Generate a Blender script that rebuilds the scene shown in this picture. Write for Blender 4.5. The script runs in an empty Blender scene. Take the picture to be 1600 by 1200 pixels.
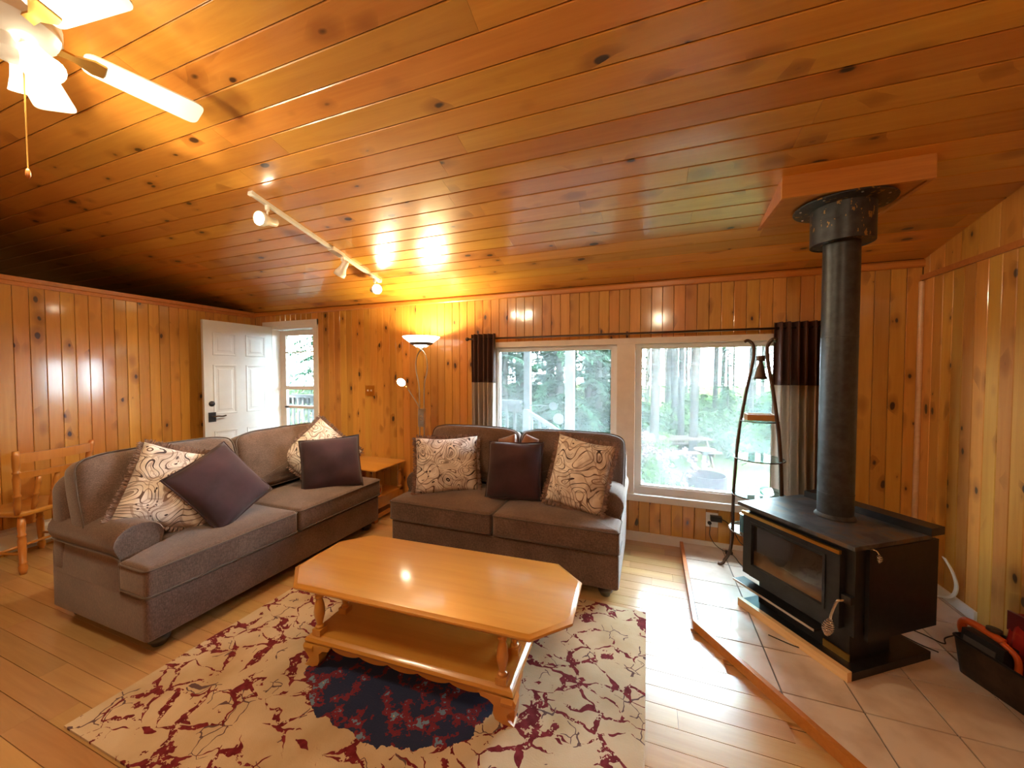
import bpy, bmesh, math, random
from mathutils import Vector, Matrix, Euler
random.seed(11)
sin, cos, pi, rad = math.sin, math.cos, math.pi, math.radians
SC = bpy.context.scene
COL = SC.collection

# ------------------------------------------------------------------ camera
CAM_H = 1.46
cd = bpy.data.cameras.new('camera'); cam = bpy.data.objects.new('camera', cd); COL.objects.link(cam)
cd.sensor_fit = 'HORIZONTAL'; cd.sensor_width = 36.0; cd.lens = 36.0 * 579.0 / 1600.0
cd.clip_start = 0.02; cd.clip_end = 300
cam.location = (0, 0, CAM_H)
cam.rotation_euler = (rad(90 - 1.63), 0, rad(20.25))
SC.camera = cam

# ------------------------------------------------------------------ world, sun, exposure
w = bpy.data.worlds.new('sky'); SC.world = w; w.use_nodes = True
bg = w.node_tree.nodes['Background']
bg.inputs[0].default_value = (0.72, 0.91, 1.0, 1); bg.inputs[1].default_value = 40.0
sl = bpy.data.lights.new('sun', 'SUN'); sun = bpy.data.objects.new('sun', sl); COL.objects.link(sun)
sl.energy = 34.0; sl.angle = rad(1.0); sl.color = (1.0, 0.90, 0.74)
sun.rotation_euler = Vector((0.62, 0.62, -0.5)).to_track_quat('-Z', 'Y').to_euler()
sun.location = (-6, -8, 12)
vs = SC.view_settings
vs.view_transform = 'Standard'; vs.look = 'None'; vs.exposure = 0.6; vs.gamma = 1.0; vs.use_curve_mapping = False
try:
    SC.cycles.use_denoising = True
    SC.cycles.max_bounces = 8; SC.cycles.diffuse_bounces = 5; SC.cycles.glossy_bounces = 4
    SC.cycles.transparent_max_bounces = 24; SC.cycles.sample_clamp_indirect = 6.0
    SC.cycles.caustics_reflective = False; SC.cycles.caustics_refractive = False
except Exception:
    pass
WARM = (1.0, 0.82, 0.52)

# ------------------------------------------------------------------ helpers
def link(o, parent=None):
    COL.objects.link(o)
    if parent is not None: o.parent = parent
    return o

def mesh_of(name, bm, mats, smooth=False):
    me = bpy.data.meshes.new(name); bm.normal_update(); bm.to_mesh(me); bm.free()
    for m in (mats if isinstance(mats, (list, tuple)) else [mats]): me.materials.append(m)
    if smooth:
        for p in me.polygons: p.use_smooth = True
    return me

def obj(name, bm, mats, parent=None, smooth=False, loc=None, rot=None):
    o = bpy.data.objects.new(name, mesh_of(name, bm, mats, smooth)); link(o, parent)
    if smooth == 'auto':
        pass
    if loc is not None: o.location = loc
    if rot is not None: o.rotation_euler = rot
    return o

def auto(o, ang=35):
    """smooth shading with sharp edges kept"""
    me = o.data
    for p in me.polygons: p.use_smooth = True
    me.set_sharp_from_angle(angle=rad(ang))
    return o

def tag(o, label=None, cat=None, group=None, kind=None):
    if label: o['label'] = label
    if cat: o['category'] = cat
    if group: o['group'] = group
    if kind: o['kind'] = kind
    return o

def thing(name, label, cat, loc=(0, 0, 0), rotz=0.0, group=None):
    o = bpy.data.objects.new(name, None); o.empty_display_size = 0.1; link(o)
    o.location = loc; o.rotation_euler = (0, 0, rotz)
    return tag(o, label, cat, group)

def struct(name, bm, m, label):
    o = obj(name, bm, m); return tag(o, label, kind='structure')

def box(bm, x0, x1, y0, y1, z0, z1, mi=0):
    v = [bm.verts.new(p) for p in ((x0,y0,z0),(x1,y0,z0),(x1,y1,z0),(x0,y1,z0),(x0,y0,z1),(x1,y0,z1),(x1,y1,z1),(x0,y1,z1))]
    fs = []
    for f in ((0,3,2,1),(4,5,6,7),(0,1,5,4),(1,2,6,5),(2,3,7,6),(3,0,4,7)):
        fc = bm.faces.new([v[i] for i in f]); fc.material_index = mi; fs.append(fc)
    return fs

def bev(bm, r=0.006, seg=2):
    es = [e for e in bm.edges if e.is_manifold and e.calc_face_angle(0) > 0.5]
    bmesh.ops.bevel(bm, geom=es, offset=r, segments=seg, profile=0.6, affect='EDGES', clamp_overlap=True)

def bbox(x0, x1, y0, y1, z0, z1, r=0.006, seg=2):
    bm = bmesh.new(); box(bm, x0, x1, y0, y1, z0, z1)
    if r: bev(bm, r, seg)
    return bm

def loft(bm, rings, closed=True, cap=True, mi=0):
    vr = [[bm.verts.new(p) for p in r] for r in rings]
    n = len(vr[0])
    for a, b in zip(vr[:-1], vr[1:]):
        for i in range(n if closed else n - 1):
            j = (i + 1) % n
            f = bm.faces.new((a[i], a[j], b[j], b[i])); f.material_index = mi
    if cap and closed:
        f = bm.faces.new(list(reversed(vr[0]))); f.material_index = mi
        f = bm.faces.new(vr[-1]); f.material_index = mi
    return vr

def lathe(bm, prof, n=20, c=(0, 0, 0), cap=True, mi=0):
    """prof: list of (radius, z)"""
    rings = [[(c[0] + max(r, 1e-4) * cos(2*pi*i/n), c[1] + max(r, 1e-4) * sin(2*pi*i/n), c[2] + z) for i in range(n)] for r, z in prof]
    return loft(bm, rings, True, cap, mi)

def smooth_path(pts, k=6):
    pts = [Vector(p) for p in pts]
    if len(pts) < 3: return pts
    out = []
    P = [pts[0] * 2 - pts[1]] + pts + [pts[-1] * 2 - pts[-2]]
    for i in range(1, len(P) - 2):
        p0, p1, p2, p3 = P[i-1], P[i], P[i+1], P[i+2]
        for s in range(k):
            t = s / k
            out.append(0.5 * ((2*p1) + (p2-p0)*t + (2*p0-5*p1+4*p2-p3)*t*t + (3*p1-p0-3*p2+p3)*t*t*t))
    out.append(pts[-1]); return out

def tube(bm, pts, r, n=10, cap=True, mi=0, squash=None, up=None):
    """r: number or list of radii; squash=(a,b) makes a flat bar section"""
    pts = [Vector(p) for p in pts]; rs = r if isinstance(r, (list, tuple)) else [r] * len(pts)
    rings = []; prev = None
    for i, p in enumerate(pts):
        t = (pts[min(i+1, len(pts)-1)] - pts[max(i-1, 0)]).normalized()
        if prev is None:
            a = Vector(up) if up is not None else (Vector((0,0,1)) if abs(t.z) < 0.9 else Vector((1,0,0)))
        else: a = prev
        u = (a - t * a.dot(t)).normalized(); v = t.cross(u); prev = u
        sa, sb = squash if squash else (1, 1)
        rings.append([p + u * rs[i] * sa * cos(2*pi*k/n) + v * rs[i] * sb * sin(2*pi*k/n) for k in range(n)])
    return loft(bm, rings, True, cap, mi)

def rounded_outline(pts, r, seg=5):
    """2D polygon (ccw) with its corners rounded by r"""
    out = []; n = len(pts)
    for i in range(n):
        p0, p, p1 = Vector(pts[i-1]), Vector(pts[i]), Vector(pts[(i+1) % n])
        d0 = (p0 - p).normalized(); d1 = (p1 - p).normalized()
        rr = min(r, (p0-p).length * 0.45, (p1-p).length * 0.45)
        a, b = p + d0 * rr, p + d1 * rr
        for k in range(seg + 1):
            t = k / seg
            out.append((a * (1-t)**2 + p * 2*t*(1-t) + b * t*t))
    return out

def densify(pts, step):
    out = []; n = len(pts)
    for i in range(n):
        a, b = Vector(pts[i]), Vector(pts[(i+1) % n]); m = max(1, int((b-a).length / step))
        for k in range(m): out.append(a + (b-a) * k / m)
    return out

def cushion(bm, outline, h, r, puff=0.02, puff_bot=0.0, rings=5, center=None, wob=0.0, seed=0):
    """outline: ccw 2D; upholstered slab from z=0 to h with rounded rims and puffed faces"""
    rng = random.Random(seed)
    o = [Vector((p[0], p[1])) for p in outline]; n = len(o)
    nrm = []
    for i in range(n):
        t = (o[(i+1) % n] - o[i-1]).normalized(); nrm.append(Vector((t.y, -t.x)))
    c = Vector(center) if center else sum(o, Vector((0, 0))) / n
    R = []
    def ring(off, z): R.append([(o[i].x - nrm[i].x*off, o[i].y - nrm[i].y*off, z) for i in range(n)])
    base = [Vector((o[i].x - nrm[i].x*r, o[i].y - nrm[i].y*r)) for i in range(n)]
    ph = [rng.uniform(0, 6.28) for _ in range(4)]
    bx0_, bx1_ = min(p.x for p in base), max(p.x for p in base); by0_, by1_ = min(p.y for p in base), max(p.y for p in base)
    def dome(x, y, s):
        u = (2*x - bx0_ - bx1_) / (bx1_ - bx0_); v = (2*y - by0_ - by1_) / (by1_ - by0_)
        return max(0, 1 - u*u)**0.6 * max(0, 1 - v*v)**0.6 * (1 - s**10)
    def face(s, z, pf):
        R.append([(c.x + (p.x-c.x)*s, c.y + (p.y-c.y)*s,
                   z + pf*dome(c.x + (p.x-c.x)*s, c.y + (p.y-c.y)*s, s) + wob*sin(9*(p.x*s)+ph[0])*sin(8*(p.y*s)+ph[1])*(1-s**3)) for p in base])
    for k in range(rings): face((k + 0.06) / rings, 0, -puff_bot)
    m = 4
    for k in range(m + 1):
        a = pi/2 * k / m; ring(r - r*sin(a), r - r*cos(a))
    for k in range(m + 1):
        a = pi/2 * k / m; ring(r - r*cos(a), h - r + r*sin(a))
    for k in range(rings - 1, -1, -1): face((k + 0.06) / rings, h, puff)
    loft(bm, R, True, True)

def basis(loc, xax, zax):
    x = Vector(xax).normalized(); z = Vector(zax); z = (z - x * z.dot(x)).normalized(); y = z.cross(x)
    m = Matrix((x, y, z)).transposed().to_4x4(); m.translation = Vector(loc); return m

# ------------------------------------------------------------------ materials
class N:
    def __init__(self, name):
        self.m = bpy.data.materials.new(name); self.m.use_nodes = True
        self.t = self.m.node_tree; self.b = self.t.nodes['Principled BSDF']; self.out = self.t.nodes['Material Output']
    def n(self, typ, **kw):
        x = self.t.nodes.new(typ)
        for k, v in kw.items():
            if k.startswith('i_'): x.inputs[int(k[2:])].default_value = v
            else: setattr(x, k, v)
        return x
    def l(self, a, b): self.t.links.new(a, b)
    def math(self, op, a, b=None, c=None, clamp=False):
        x = self.n('ShaderNodeMath', operation=op, use_clamp=clamp)
        for i, q in enumerate((a, b, c)):
            if q is None: continue
            if isinstance(q, (int, float)): x.inputs[i].default_value = q
            else: self.l(q, x.inputs[i])
        return x.outputs[0]
    def coords(self, kind='Object'): return self.n('ShaderNodeTexCoord').outputs[kind]
    def vmap(self, vec, scale=(1,1,1), loc=(0,0,0), rot=(0,0,0)):
        x = self.n('ShaderNodeMapping'); self.l(vec, x.inputs[0])
        x.inputs['Scale'].default_value = scale; x.inputs['Location'].default_value = loc; x.inputs['Rotation'].default_value = rot
        return x.outputs[0]
    def vadd(self, a, b):
        x = self.n('ShaderNodeVectorMath', operation='ADD'); self.l(a, x.inputs[0])
        if isinstance(b, (tuple, list)): x.inputs[1].default_value = b
        else: self.l(b, x.inputs[1])
        return x.outputs[0]
    def noise(self, vec, scale=5, detail=3, rough=0.5, dist=0.0):
        x = self.n('ShaderNodeTexNoise'); self.l(vec, x.inputs['Vector'])
        x.inputs['Scale'].default_value = scale; x.inputs['Detail'].default_value = detail
        x.inputs['Roughness'].default_value = rough; x.inputs['Distortion'].default_value = dist
        return x
    def voro(self, vec, scale=5, feature='F1', rnd=1.0):
        x = self.n('ShaderNodeTexVoronoi', feature=feature); self.l(vec, x.inputs['Vector'])
        x.inputs['Scale'].default_value = scale; x.inputs['Randomness'].default_value = rnd; return x
    def ramp(self, fac, stops, interp='LINEAR'):
        x = self.n('ShaderNodeValToRGB'); self.l(fac, x.inputs[0]); cr = x.color_ramp; cr.interpolation = interp
        while len(cr.elements) < len(stops): cr.elements.new(0.5)
        for e, (p, c) in zip(cr.elements, stops):
            e.position = p; e.color = (c[0], c[1], c[2], 1) if not isinstance(c, (int, float)) else (c, c, c, 1)
        return x.outputs[0]
    def mix(self, fac, a, b, blend='MIX'):
        x = self.n('ShaderNodeMix', data_type='RGBA', blend_type=blend)
        for i, q in ((0, fac), (6, a), (7, b)):
            if isinstance(q, (int, float)): x.inputs[i].default_value = q
            elif isinstance(q, (tuple, list)): x.inputs[i].default_value = (q[0], q[1], q[2], 1)
            else: self.l(q, x.inputs[i])
        return x.outputs[2]
    def bump(self, h, strength=0.2, dist=0.01):
        x = self.n('ShaderNodeBump'); self.l(h, x.inputs['Height']); x.inputs['Strength'].default_value = strength
        x.inputs['Distance'].default_value = dist; self.l(x.outputs[0], self.b.inputs['Normal']); return x
    def set(self, **kw):
        names = dict(color='Base Color', rough='Roughness', metal='Metallic', coat='Coat Weight', coatr='Coat Roughness',
                     sheen='Sheen Weight', sheenr='Sheen Roughness', sheenc='Sheen Tint', spec='Specular IOR Level', trans='Transmission Weight', emis='Emission Color', emstr='Emission Strength', alpha='Alpha', ior='IOR')
        for k, v in kw.items():
            s = self.b.inputs[names[k]]
            if hasattr(v, 'is_output') : self.l(v, s)
            elif isinstance(v, (tuple, list)): s.default_value = (v[0], v[1], v[2], 1)
            else: s.default_value = v
        return self

def plain(name, c, rough=0.5, metal=0.0, var=0.12, scale=12, bump=0.0, coat=0.0, coatr=0.1, sheen=0.0, spec=0.5):
    k = N(name); co = k.coords(); nz = k.noise(co, scale, 4, 0.55)
    d = tuple(max(0, x * (1 - var)) for x in c); l = tuple(min(1, x * (1 + var)) for x in c)
    k.set(color=k.ramp(nz.outputs[0], [(0.3, d), (0.7, l)]), rough=rough, metal=metal, coat=coat, coatr=coatr, sheen=sheen, spec=spec)
    if bump: k.bump(nz.outputs[0], bump, 0.004)
    return k.m

def pine(name, light, dark, knots=1.0, coat=0.7, coatr=0.16, rough=0.42, axis=0, rnd=0.28, gs=1.0, grooves=None, kn_scale=(6.5, 13.0)):
    """varnished boards: grain runs along the local axis, every board its own figure and tone"""
    k = N(name); co = k.coords()
    oi = k.n('ShaderNodeObjectInfo'); r = oi.outputs['Random']
    off = k.n('ShaderNodeCombineXYZ')
    k.l(k.math('MULTIPLY', r, 91.7), off.inputs[0]); k.l(k.math('MULTIPLY', r, 57.3), off.inputs[1]); k.l(k.math('MULTIPLY', r, 33.1), off.inputs[2])
    v = k.vadd(co, off.outputs[0])
    def sc(a, b): return (a, b, b) if axis == 0 else ((b, a, b) if axis == 1 else (b, b, a))
    g1 = k.noise(k.vmap(v, sc(1.3*gs, 22*gs)), 1.0, 5, 0.6, 1.4).outputs[0]
    g2 = k.noise(k.vmap(v, sc(0.6*gs, 5*gs)), 1.0, 2, 0.5, 0.6).outputs[0]
    gmix = k.math('ADD', k.math('MULTIPLY', g1, 0.6), k.math('MULTIPLY', g2, 0.4))
    base = k.ramp(gmix, [(0.30, dark), (0.52, tuple((a+b)/2 for a, b in zip(light, dark))), (0.72, light)])
    # board to board tone
    tone = k.math('ADD', k.math('MULTIPLY', k.math('FRACT', k.math('MULTIPLY', r, 7.13)), rnd), 1 - rnd * 0.62)
    hs = k.n('ShaderNodeHueSaturation'); k.l(base, hs.inputs['Color']); k.l(tone, hs.inputs['Value'])
    k.l(k.math('ADD', k.math('MULTIPLY', k.math('FRACT', k.math('MULTIPLY', r, 3.7)), 0.02), 0.49), hs.inputs['Hue'])
    col = hs.outputs[0]
    if knots:
        wob = k.noise(k.vmap(v, (9, 9, 9)), 1.0, 2).outputs['Color']
        wv = k.n('ShaderNodeVectorMath', operation='MULTIPLY_ADD'); k.l(wob, wv.inputs[0]); wv.inputs[1].default_value = (0.05, 0.02, 0.02); k.l(v, wv.inputs[2])
        ks = (kn_scale[0], kn_scale[1], 0.0) if axis == 0 else sc(kn_scale[0], kn_scale[1])
        vo = k.voro(k.vmap(wv.outputs[0], ks), 1.0)
        d = vo.outputs['Distance']; sepc = k.n('ShaderNodeSeparateColor'); k.l(vo.outputs['Color'], sepc.inputs[0])
        size = k.math('MULTIPLY', k.math('SUBTRACT', sepc.outputs[0], 0.46, clamp=True), 0.29 * knots)
        core = k.math('SMOOTH_MIN', 1.0, k.math('MULTIPLY', k.math('SUBTRACT', size, d), 16.0, clamp=True), 0.1)
        halo = k.math('MULTIPLY', k.math('SUBTRACT', k.math('MULTIPLY', size, 3.0), d), 3.0, clamp=True)
        col = k.mix(k.math('MULTIPLY', halo, 0.55), col, (dark[0]*0.45, dark[1]*0.32, dark[2]*0.25))
        col = k.mix(core, col, (0.035, 0.012, 0.005))
    if grooves:
        sx = k.n('ShaderNodeSeparateXYZ'); k.l(k.coords('Generated') if False else k.coords(), sx.inputs[0])
        f = k.math('FRACT', k.math('DIVIDE', sx.outputs[grooves[0]], grooves[1]))
        g = k.math('LESS_THAN', k.math('ABSOLUTE', k.math('SUBTRACT', f, 0.5)), 0.02)
        col = k.mix(g, col, (0.05, 0.018, 0.006))
    k.set(color=col, rough=rough, coat=coat, coatr=coatr)
    k.bump(gmix, 0.06, 0.002)
    return k.m

M = {}
M['wall_pine'] = pine('wall_pine', (0.66, 0.335, 0.064), (0.51, 0.210, 0.030), 1.5, coat=0.7, coatr=0.10)
M['ceil_pine'] = pine('ceil_pine', (0.62, 0.300, 0.050), (0.47, 0.182, 0.025), 1.4, coat=1.0, coatr=0.14, rough=0.34, kn_scale=(5.6, 11.0))
M['panel_pine'] = pine('panel_pine', (0.60, 0.26, 0.05), (0.38, 0.12, 0.016), 0.7, coat=0.5, coatr=0.2, axis=2, rnd=0.0, grooves=(0, 0.0875))
M['ceil_panel'] = pine('ceil_panel', (0.55, 0.215, 0.04), (0.36, 0.105, 0.014), 0.7, coat=0.8, coatr=0.2, axis=0, rnd=0.0, grooves=(1, 0.1225))
M['trim_pine'] = pine('trim_pine', (0.62, 0.24, 0.045), (0.42, 0.13, 0.02), 0.5, coat=0.6, coatr=0.2, axis=0)
M['floor_oak'] = pine('floor_oak', (0.60, 0.37, 0.15), (0.44, 0.24, 0.085), 0.0, coat=0.8, coatr=0.2, rough=0.34, rnd=0.22)
M['floor_far'] = pine('floor_far', (0.60, 0.37, 0.15), (0.46, 0.25, 0.09), 0.0, coat=0.35, coatr=0.25, rough=0.4, rnd=0.0, grooves=(1, 0.0975))
M['maple'] = pine('maple', (0.62, 0.295, 0.055), (0.50, 0.205, 0.032), 0.0, coat=0.95, coatr=0.13, rough=0.35, rnd=0.0, gs=0.7)
M['maple_z'] = pine('maple_z', (0.58, 0.25, 0.045), (0.44, 0.16, 0.025), 0.0, coat=0.9, coatr=0.14, rough=0.35, rnd=0.0, axis=2)
M['chairwood'] = pine('chairwood', (0.58, 0.26, 0.048), (0.44, 0.165, 0.026), 0.0, coat=0.9, coatr=0.14, rough=0.35, rnd=0.0, axis=2)
M['pale_wood'] = pine('pale_wood', (0.78, 0.55, 0.30), (0.62, 0.38, 0.17), 0.0, coat=0.3)
M['groove'] = plain('groove', (0.045, 0.016, 0.006), 0.8)
M['white'] = plain('white_paint', (0.80, 0.79, 0.76), 0.35, var=0.03, coat=0.2)
M['door_white'] = plain('door_white', (0.62, 0.64, 0.64), 0.4, var=0.03)
M['vinyl'] = plain('white_vinyl', (0.84, 0.84, 0.83), 0.3, var=0.02)
M['cream'] = plain('cream_paint', (0.80, 0.74, 0.67), 0.4, var=0.05)
M['heater'] = plain('heater_enamel', (0.62, 0.60, 0.54), 0.4, var=0.04)
M['black_iron'] = plain('black_iron', (0.016, 0.016, 0.019), 0.42, 0.3, var=0.3, scale=30, bump=0.05)
M['black_plastic'] = plain('black_plastic', (0.02, 0.02, 0.024), 0.4)
M['bronze'] = plain('bronze_metal', (0.085, 0.05, 0.032), 0.38, 0.7)
M['steel'] = plain('brushed_steel', (0.62, 0.58, 0.52), 0.28, 1.0)
M['chrome'] = plain('spring_chrome', (0.7, 0.68, 0.64), 0.2, 1.0)
M['brass'] = plain('brass', (0.72, 0.42, 0.11), 0.28, 1.0)
M['dark_foot'] = plain('dark_foot', (0.02, 0.012, 0.009), 0.35, coat=0.5)
M['plum'] = plain('plum_velvet', (0.034, 0.009, 0.013), 0.9, var=0.35, scale=7, sheen=0.15)
M['satin'] = plain('brown_satin', (0.19, 0.062, 0.018), 0.4, var=0.3, scale=8, sheen=0.3)
M['fringe'] = plain('fringe', (0.20, 0.12, 0.09), 0.9, var=0.6, scale=40)
M['glass_shade'] = None
M['rubber'] = plain('cable_black', (0.015, 0.014, 0.014), 0.5)
M['mortar'] = plain('grout', (0.16, 0.15, 0.14), 0.9)
M['grass'] = plain('lawn', (0.10, 0.20, 0.035), 0.95, var=0.5, scale=2.5)
M['bark'] = plain('bark', (0.0231, 0.0210, 0.0189), 0.95, var=0.4, scale=6, bump=0.4, spec=0.0)
M['needles'] = plain('needles', (0.0084, 0.0231, 0.0126), 0.9, var=0.5, scale=3, spec=0.0)
M['leaves'] = plain('leaves', (0.0176, 0.0357, 0.0092), 0.9, var=0.5, scale=3, spec=0.0)
M['blossom'] = plain('blossom', (0.0672, 0.0462, 0.0525), 0.9, var=0.2, spec=0.0)
M['deckwhite'] = plain('deck_white', (0.0882, 0.0911, 0.0911), 0.6, var=0.05, spec=0.0)
M['deckgrey'] = plain('deck_grey', (0.0420, 0.0441, 0.0462), 0.8, var=0.2, spec=0.0)
M['firepit'] = plain('firepit_steel', (0.0147, 0.0105, 0.0126), 0.8, spec=0.0)
M['picnic'] = plain('picnic_wood', (0.0294, 0.0210, 0.0168), 0.85, spec=0.0)
M['rust'] = plain('rusted_bucket', (0.05, 0.032, 0.022), 0.55, 0.4, var=0.5, scale=14)
M['orange'] = plain('orange_plastic', (0.55, 0.09, 0.012), 0.4)
M['grey_plastic'] = plain('grey_plastic', (0.10, 0.09, 0.085), 0.5)
M['teal_glass'] = plain('teal_ceramic', (0.05, 0.16, 0.20), 0.2, coat=0.6)
M['tray'] = plain('tray_wood', (0.50, 0.23, 0.07), 0.5)
M['bulb'] = None

def fabric():
    k = N('taupe_chenille'); co = k.coords()
    a = k.noise(k.vmap(co, (260, 260, 60)), 1.0, 2, 0.6).outputs[0]
    b = k.noise(k.vmap(co, (60, 260, 260)), 1.0, 2, 0.6).outputs[0]
    big = k.noise(co, 6, 3).outputs[0]
    f = k.math('ADD', k.math('MULTIPLY', a, 0.4), k.math('ADD', k.math('MULTIPLY', b, 0.35), k.math('MULTIPLY', big, 0.25)))
    k.set(color=k.ramp(f, [(0.36, (0.056, 0.034, 0.025)), (0.5, (0.120, 0.073, 0.053)), (0.66, (0.205, 0.130, 0.096))]), rough=0.92, sheen=0.35, spec=0.2)
    k.bump(a, 0.25, 0.003); return k.m
M['fabric'] = fabric()
M['piping'] = plain('piping', (0.085, 0.055, 0.04), 0.9, sheen=0.3)

def paisley():
    k = N('paisley'); co = k.coords()
    oi = k.n('ShaderNodeObjectInfo'); off = k.n('ShaderNodeCombineXYZ')
    k.l(k.math('MULTIPLY', oi.outputs['Random'], 40), off.inputs[0]); k.l(k.math('MULTIPLY', oi.outputs['Random'], 23), off.inputs[1])
    v = k.vadd(k.vmap(co, (1, 1, 0.0)), off.outputs[0])
    nz = k.noise(v, 5.0, 1).outputs['Color']
    wv = k.n('ShaderNodeVectorMath', operation='MULTIPLY_ADD'); k.l(nz, wv.inputs[0]); wv.inputs[1].default_value = (0.20, 0.20, 0); k.l(v, wv.inputs[2])
    vo = k.voro(wv.outputs[0], 6.5, 'SMOOTH_F1', 1.0); vo.inputs['Smoothness'].default_value = 0.25
    rings = k.math('FRACT', k.math('MULTIPLY', vo.outputs['Distance'], 8.0))
    line = k.math('LESS_THAN', k.math('ABSOLUTE', k.math('SUBTRACT', rings, 0.5)), k.math('MULTIPLY', k.noise(v, 14, 1).outputs[0], 0.17))
    vo2 = k.voro(wv.outputs[0], 26, 'F1'); dots = k.math('LESS_THAN', vo2.outputs['Distance'], 0.20)
    msk = k.math('GREATER_THAN', k.noise(v, 4.0, 1).outputs[0], 0.52)
    dots = k.math('MULTIPLY', dots, msk)
    vo3 = k.voro(wv.outputs[0], 9, 'DISTANCE_TO_EDGE'); ed = k.math('LESS_THAN', vo3.outputs['Distance'], 0.035)
    shade = k.ramp(k.noise(v, 7, 2).outputs[0], [(0.38, (0.70, 0.61, 0.52)), (0.5, (0.80, 0.74, 0.68)), (0.62, (0.56, 0.48, 0.43))])
    c = k.mix(k.math('MULTIPLY', ed, 0.55), shade, (0.26, 0.16, 0.12))
    c = k.mix(dots, c, (0.05, 0.035, 0.04))
    fillm = k.math('MULTIPLY', k.math('LESS_THAN', vo.outputs['Distance'], 0.14), 0.75)
    c = k.mix(fillm, c, (0.17, 0.12, 0.11))
    hatch = k.math('MULTIPLY', k.math('LESS_THAN', k.math('FRACT', k.math('MULTIPLY', vo.outputs['Distance'], 32.0)), 0.32), k.math('GREATER_THAN', k.noise(v, 6.0, 1).outputs[0], 0.5))
    c = k.mix(k.math('MULTIPLY', hatch, 0.45), c, (0.20, 0.13, 0.11))
    lc = k.ramp(k.noise(v, 8, 1).outputs[0], [(0.4, (0.035, 0.022, 0.025)), (0.6, (0.20, 0.12, 0.09))])
    c = k.mix(line, c, lc)
    k.set(color=c, rough=0.85, sheen=0.2); return k.m
M['paisley'] = paisley()

def rugmat():
    k = N('rug_pile'); co = k.coords()
    v = k.vmap(co, (1, 1, 0))
    nz = k.noise(v, 6, 3).outputs['Color']
    wv = k.n('ShaderNodeVectorMath', operation='MULTIPLY_ADD'); k.l(nz, wv.inputs[0]); wv.inputs[1].default_value = (0.16, 0.16, 0); k.l(v, wv.inputs[2])
    # burgundy tracery with swelling lines
    e1 = k.voro(k.vmap(wv.outputs[0], (1, 1.5, 1)), 6.2, 'DISTANCE_TO_EDGE').outputs['Distance']
    th = k.math('MULTIPLY', k.math('SUBTRACT', k.noise(v, 4.2, 3).outputs[0], 0.43, clamp=True), 0.50)
    l1 = k.math('LESS_THAN', e1, th)
    worn = k.math('GREATER_THAN', k.noise(v, 26, 3, 0.7).outputs[0], 0.44)
    l1 = k.math('MULTIPLY', l1, worn)
    # little medallions
    vd = k.voro(k.vmap(wv.outputs[0], (1, 1.8, 1)), 6.5, 'F1'); vd.distance = 'MANHATTAN'
    sepc = k.n('ShaderNodeSeparateColor'); k.l(vd.outputs['Color'], sepc.inputs[0])
    med = k.math('LESS_THAN', vd.outputs['Distance'], k.math('MULTIPLY', k.math('SUBTRACT', sepc.outputs[1], 0.3, clamp=True), 0.42))
    # blotches
    bl = k.math('GREATER_THAN', k.noise(v, 9, 5, 0.65).outputs[0], 0.635)
    e2 = k.voro(wv.outputs[0], 11, 'DISTANCE_TO_EDGE').outputs['Distance']
    l2 = k.math('MULTIPLY', k.math('LESS_THAN', e2, 0.022), k.math('GREATER_THAN', k.noise(v, 5, 2).outputs[0], 0.57))
    red = k.math('MAXIMUM', k.math('MAXIMUM', l1, med), bl)
    ground = k.ramp(k.noise(v, 3, 4).outputs[0], [(0.35, (0.46, 0.34, 0.20)), (0.6, (0.62, 0.50, 0.34))])
    c = k.mix(l2, ground, (0.12, 0.07, 0.07)); c = k.mix(red, c, k.ramp(k.noise(v, 30, 2).outputs[0], [(0.35, (0.115, 0.008, 0.014)), (0.7, (0.20, 0.022, 0.03))]))
    # dark blue centre field
    sx = k.n('ShaderNodeSeparateXYZ'); k.l(co, sx.inputs[0])
    dx = k.math('DIVIDE', k.math('SUBTRACT', sx.outputs[0], 0.02), 0.52); dy = k.math('DIVIDE', k.math('ADD', sx.outputs[1], 0.14), 0.30)
    dd = k.math('ADD', k.math('MULTIPLY', dx, dx), k.math('MULTIPLY', dy, dy))
    cen = k.math('LESS_THAN', k.math('ADD', dd, k.math('MULTIPLY', k.noise(v, 8, 4).outputs[0], 0.9)), 1.35)
    blue = k.ramp(k.noise(v, 9, 4, 0.7).outputs[0], [(0.42, (0.02, 0.028, 0.07)), (0.52, (0.16, 0.02, 0.035)), (0.60, (0.14, 0.24, 0.34)), (0.68, (0.5, 0.4, 0.27))], 'CONSTANT')
    c = k.mix(cen, c, blue)
    k.set(color=c, rough=0.95, sheen=0.1, spec=0.1); k.bump(k.noise(co, 160, 2).outputs[0], 0.3, 0.004); return k.m
M['rug'] = rugmat()

def tilemat():
    k = N('hearth_tile'); co = k.coords(); oi = k.n('ShaderNodeObjectInfo'); 
    off = k.n('ShaderNodeCombineXYZ'); k.l(k.math('MULTIPLY', oi.outputs['Random'], 50), off.inputs[0])
    n1 = k.noise(k.vadd(co, off.outputs[0]), 7, 4).outputs[0]
    k.set(color=k.ramp(n1, [(0.3, (0.52, 0.40, 0.32)), (0.6, (0.68, 0.58, 0.50))]), rough=0.34, coat=0.2); return k.m
M['tile'] = tilemat()

def stovetop():
    k = N('stove_top'); co = k.coords(); a = k.noise(co, 9, 5, 0.65, 0.6).outputs[0]; b = k.noise(co, 4, 2).outputs[0]
    c = k.ramp(a, [(0.36, (0.032, 0.035, 0.040)), (0.52, (0.085, 0.088, 0.09)), (0.62, (0.13, 0.08, 0.045))])
    k.set(color=c, rough=k.ramp(b, [(0.4, 0.34), (0.65, 0.52)]), metal=0.35); k.bump(a, 0.12, 0.003); return k.m
M['stovetop'] = stovetop()

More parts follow.
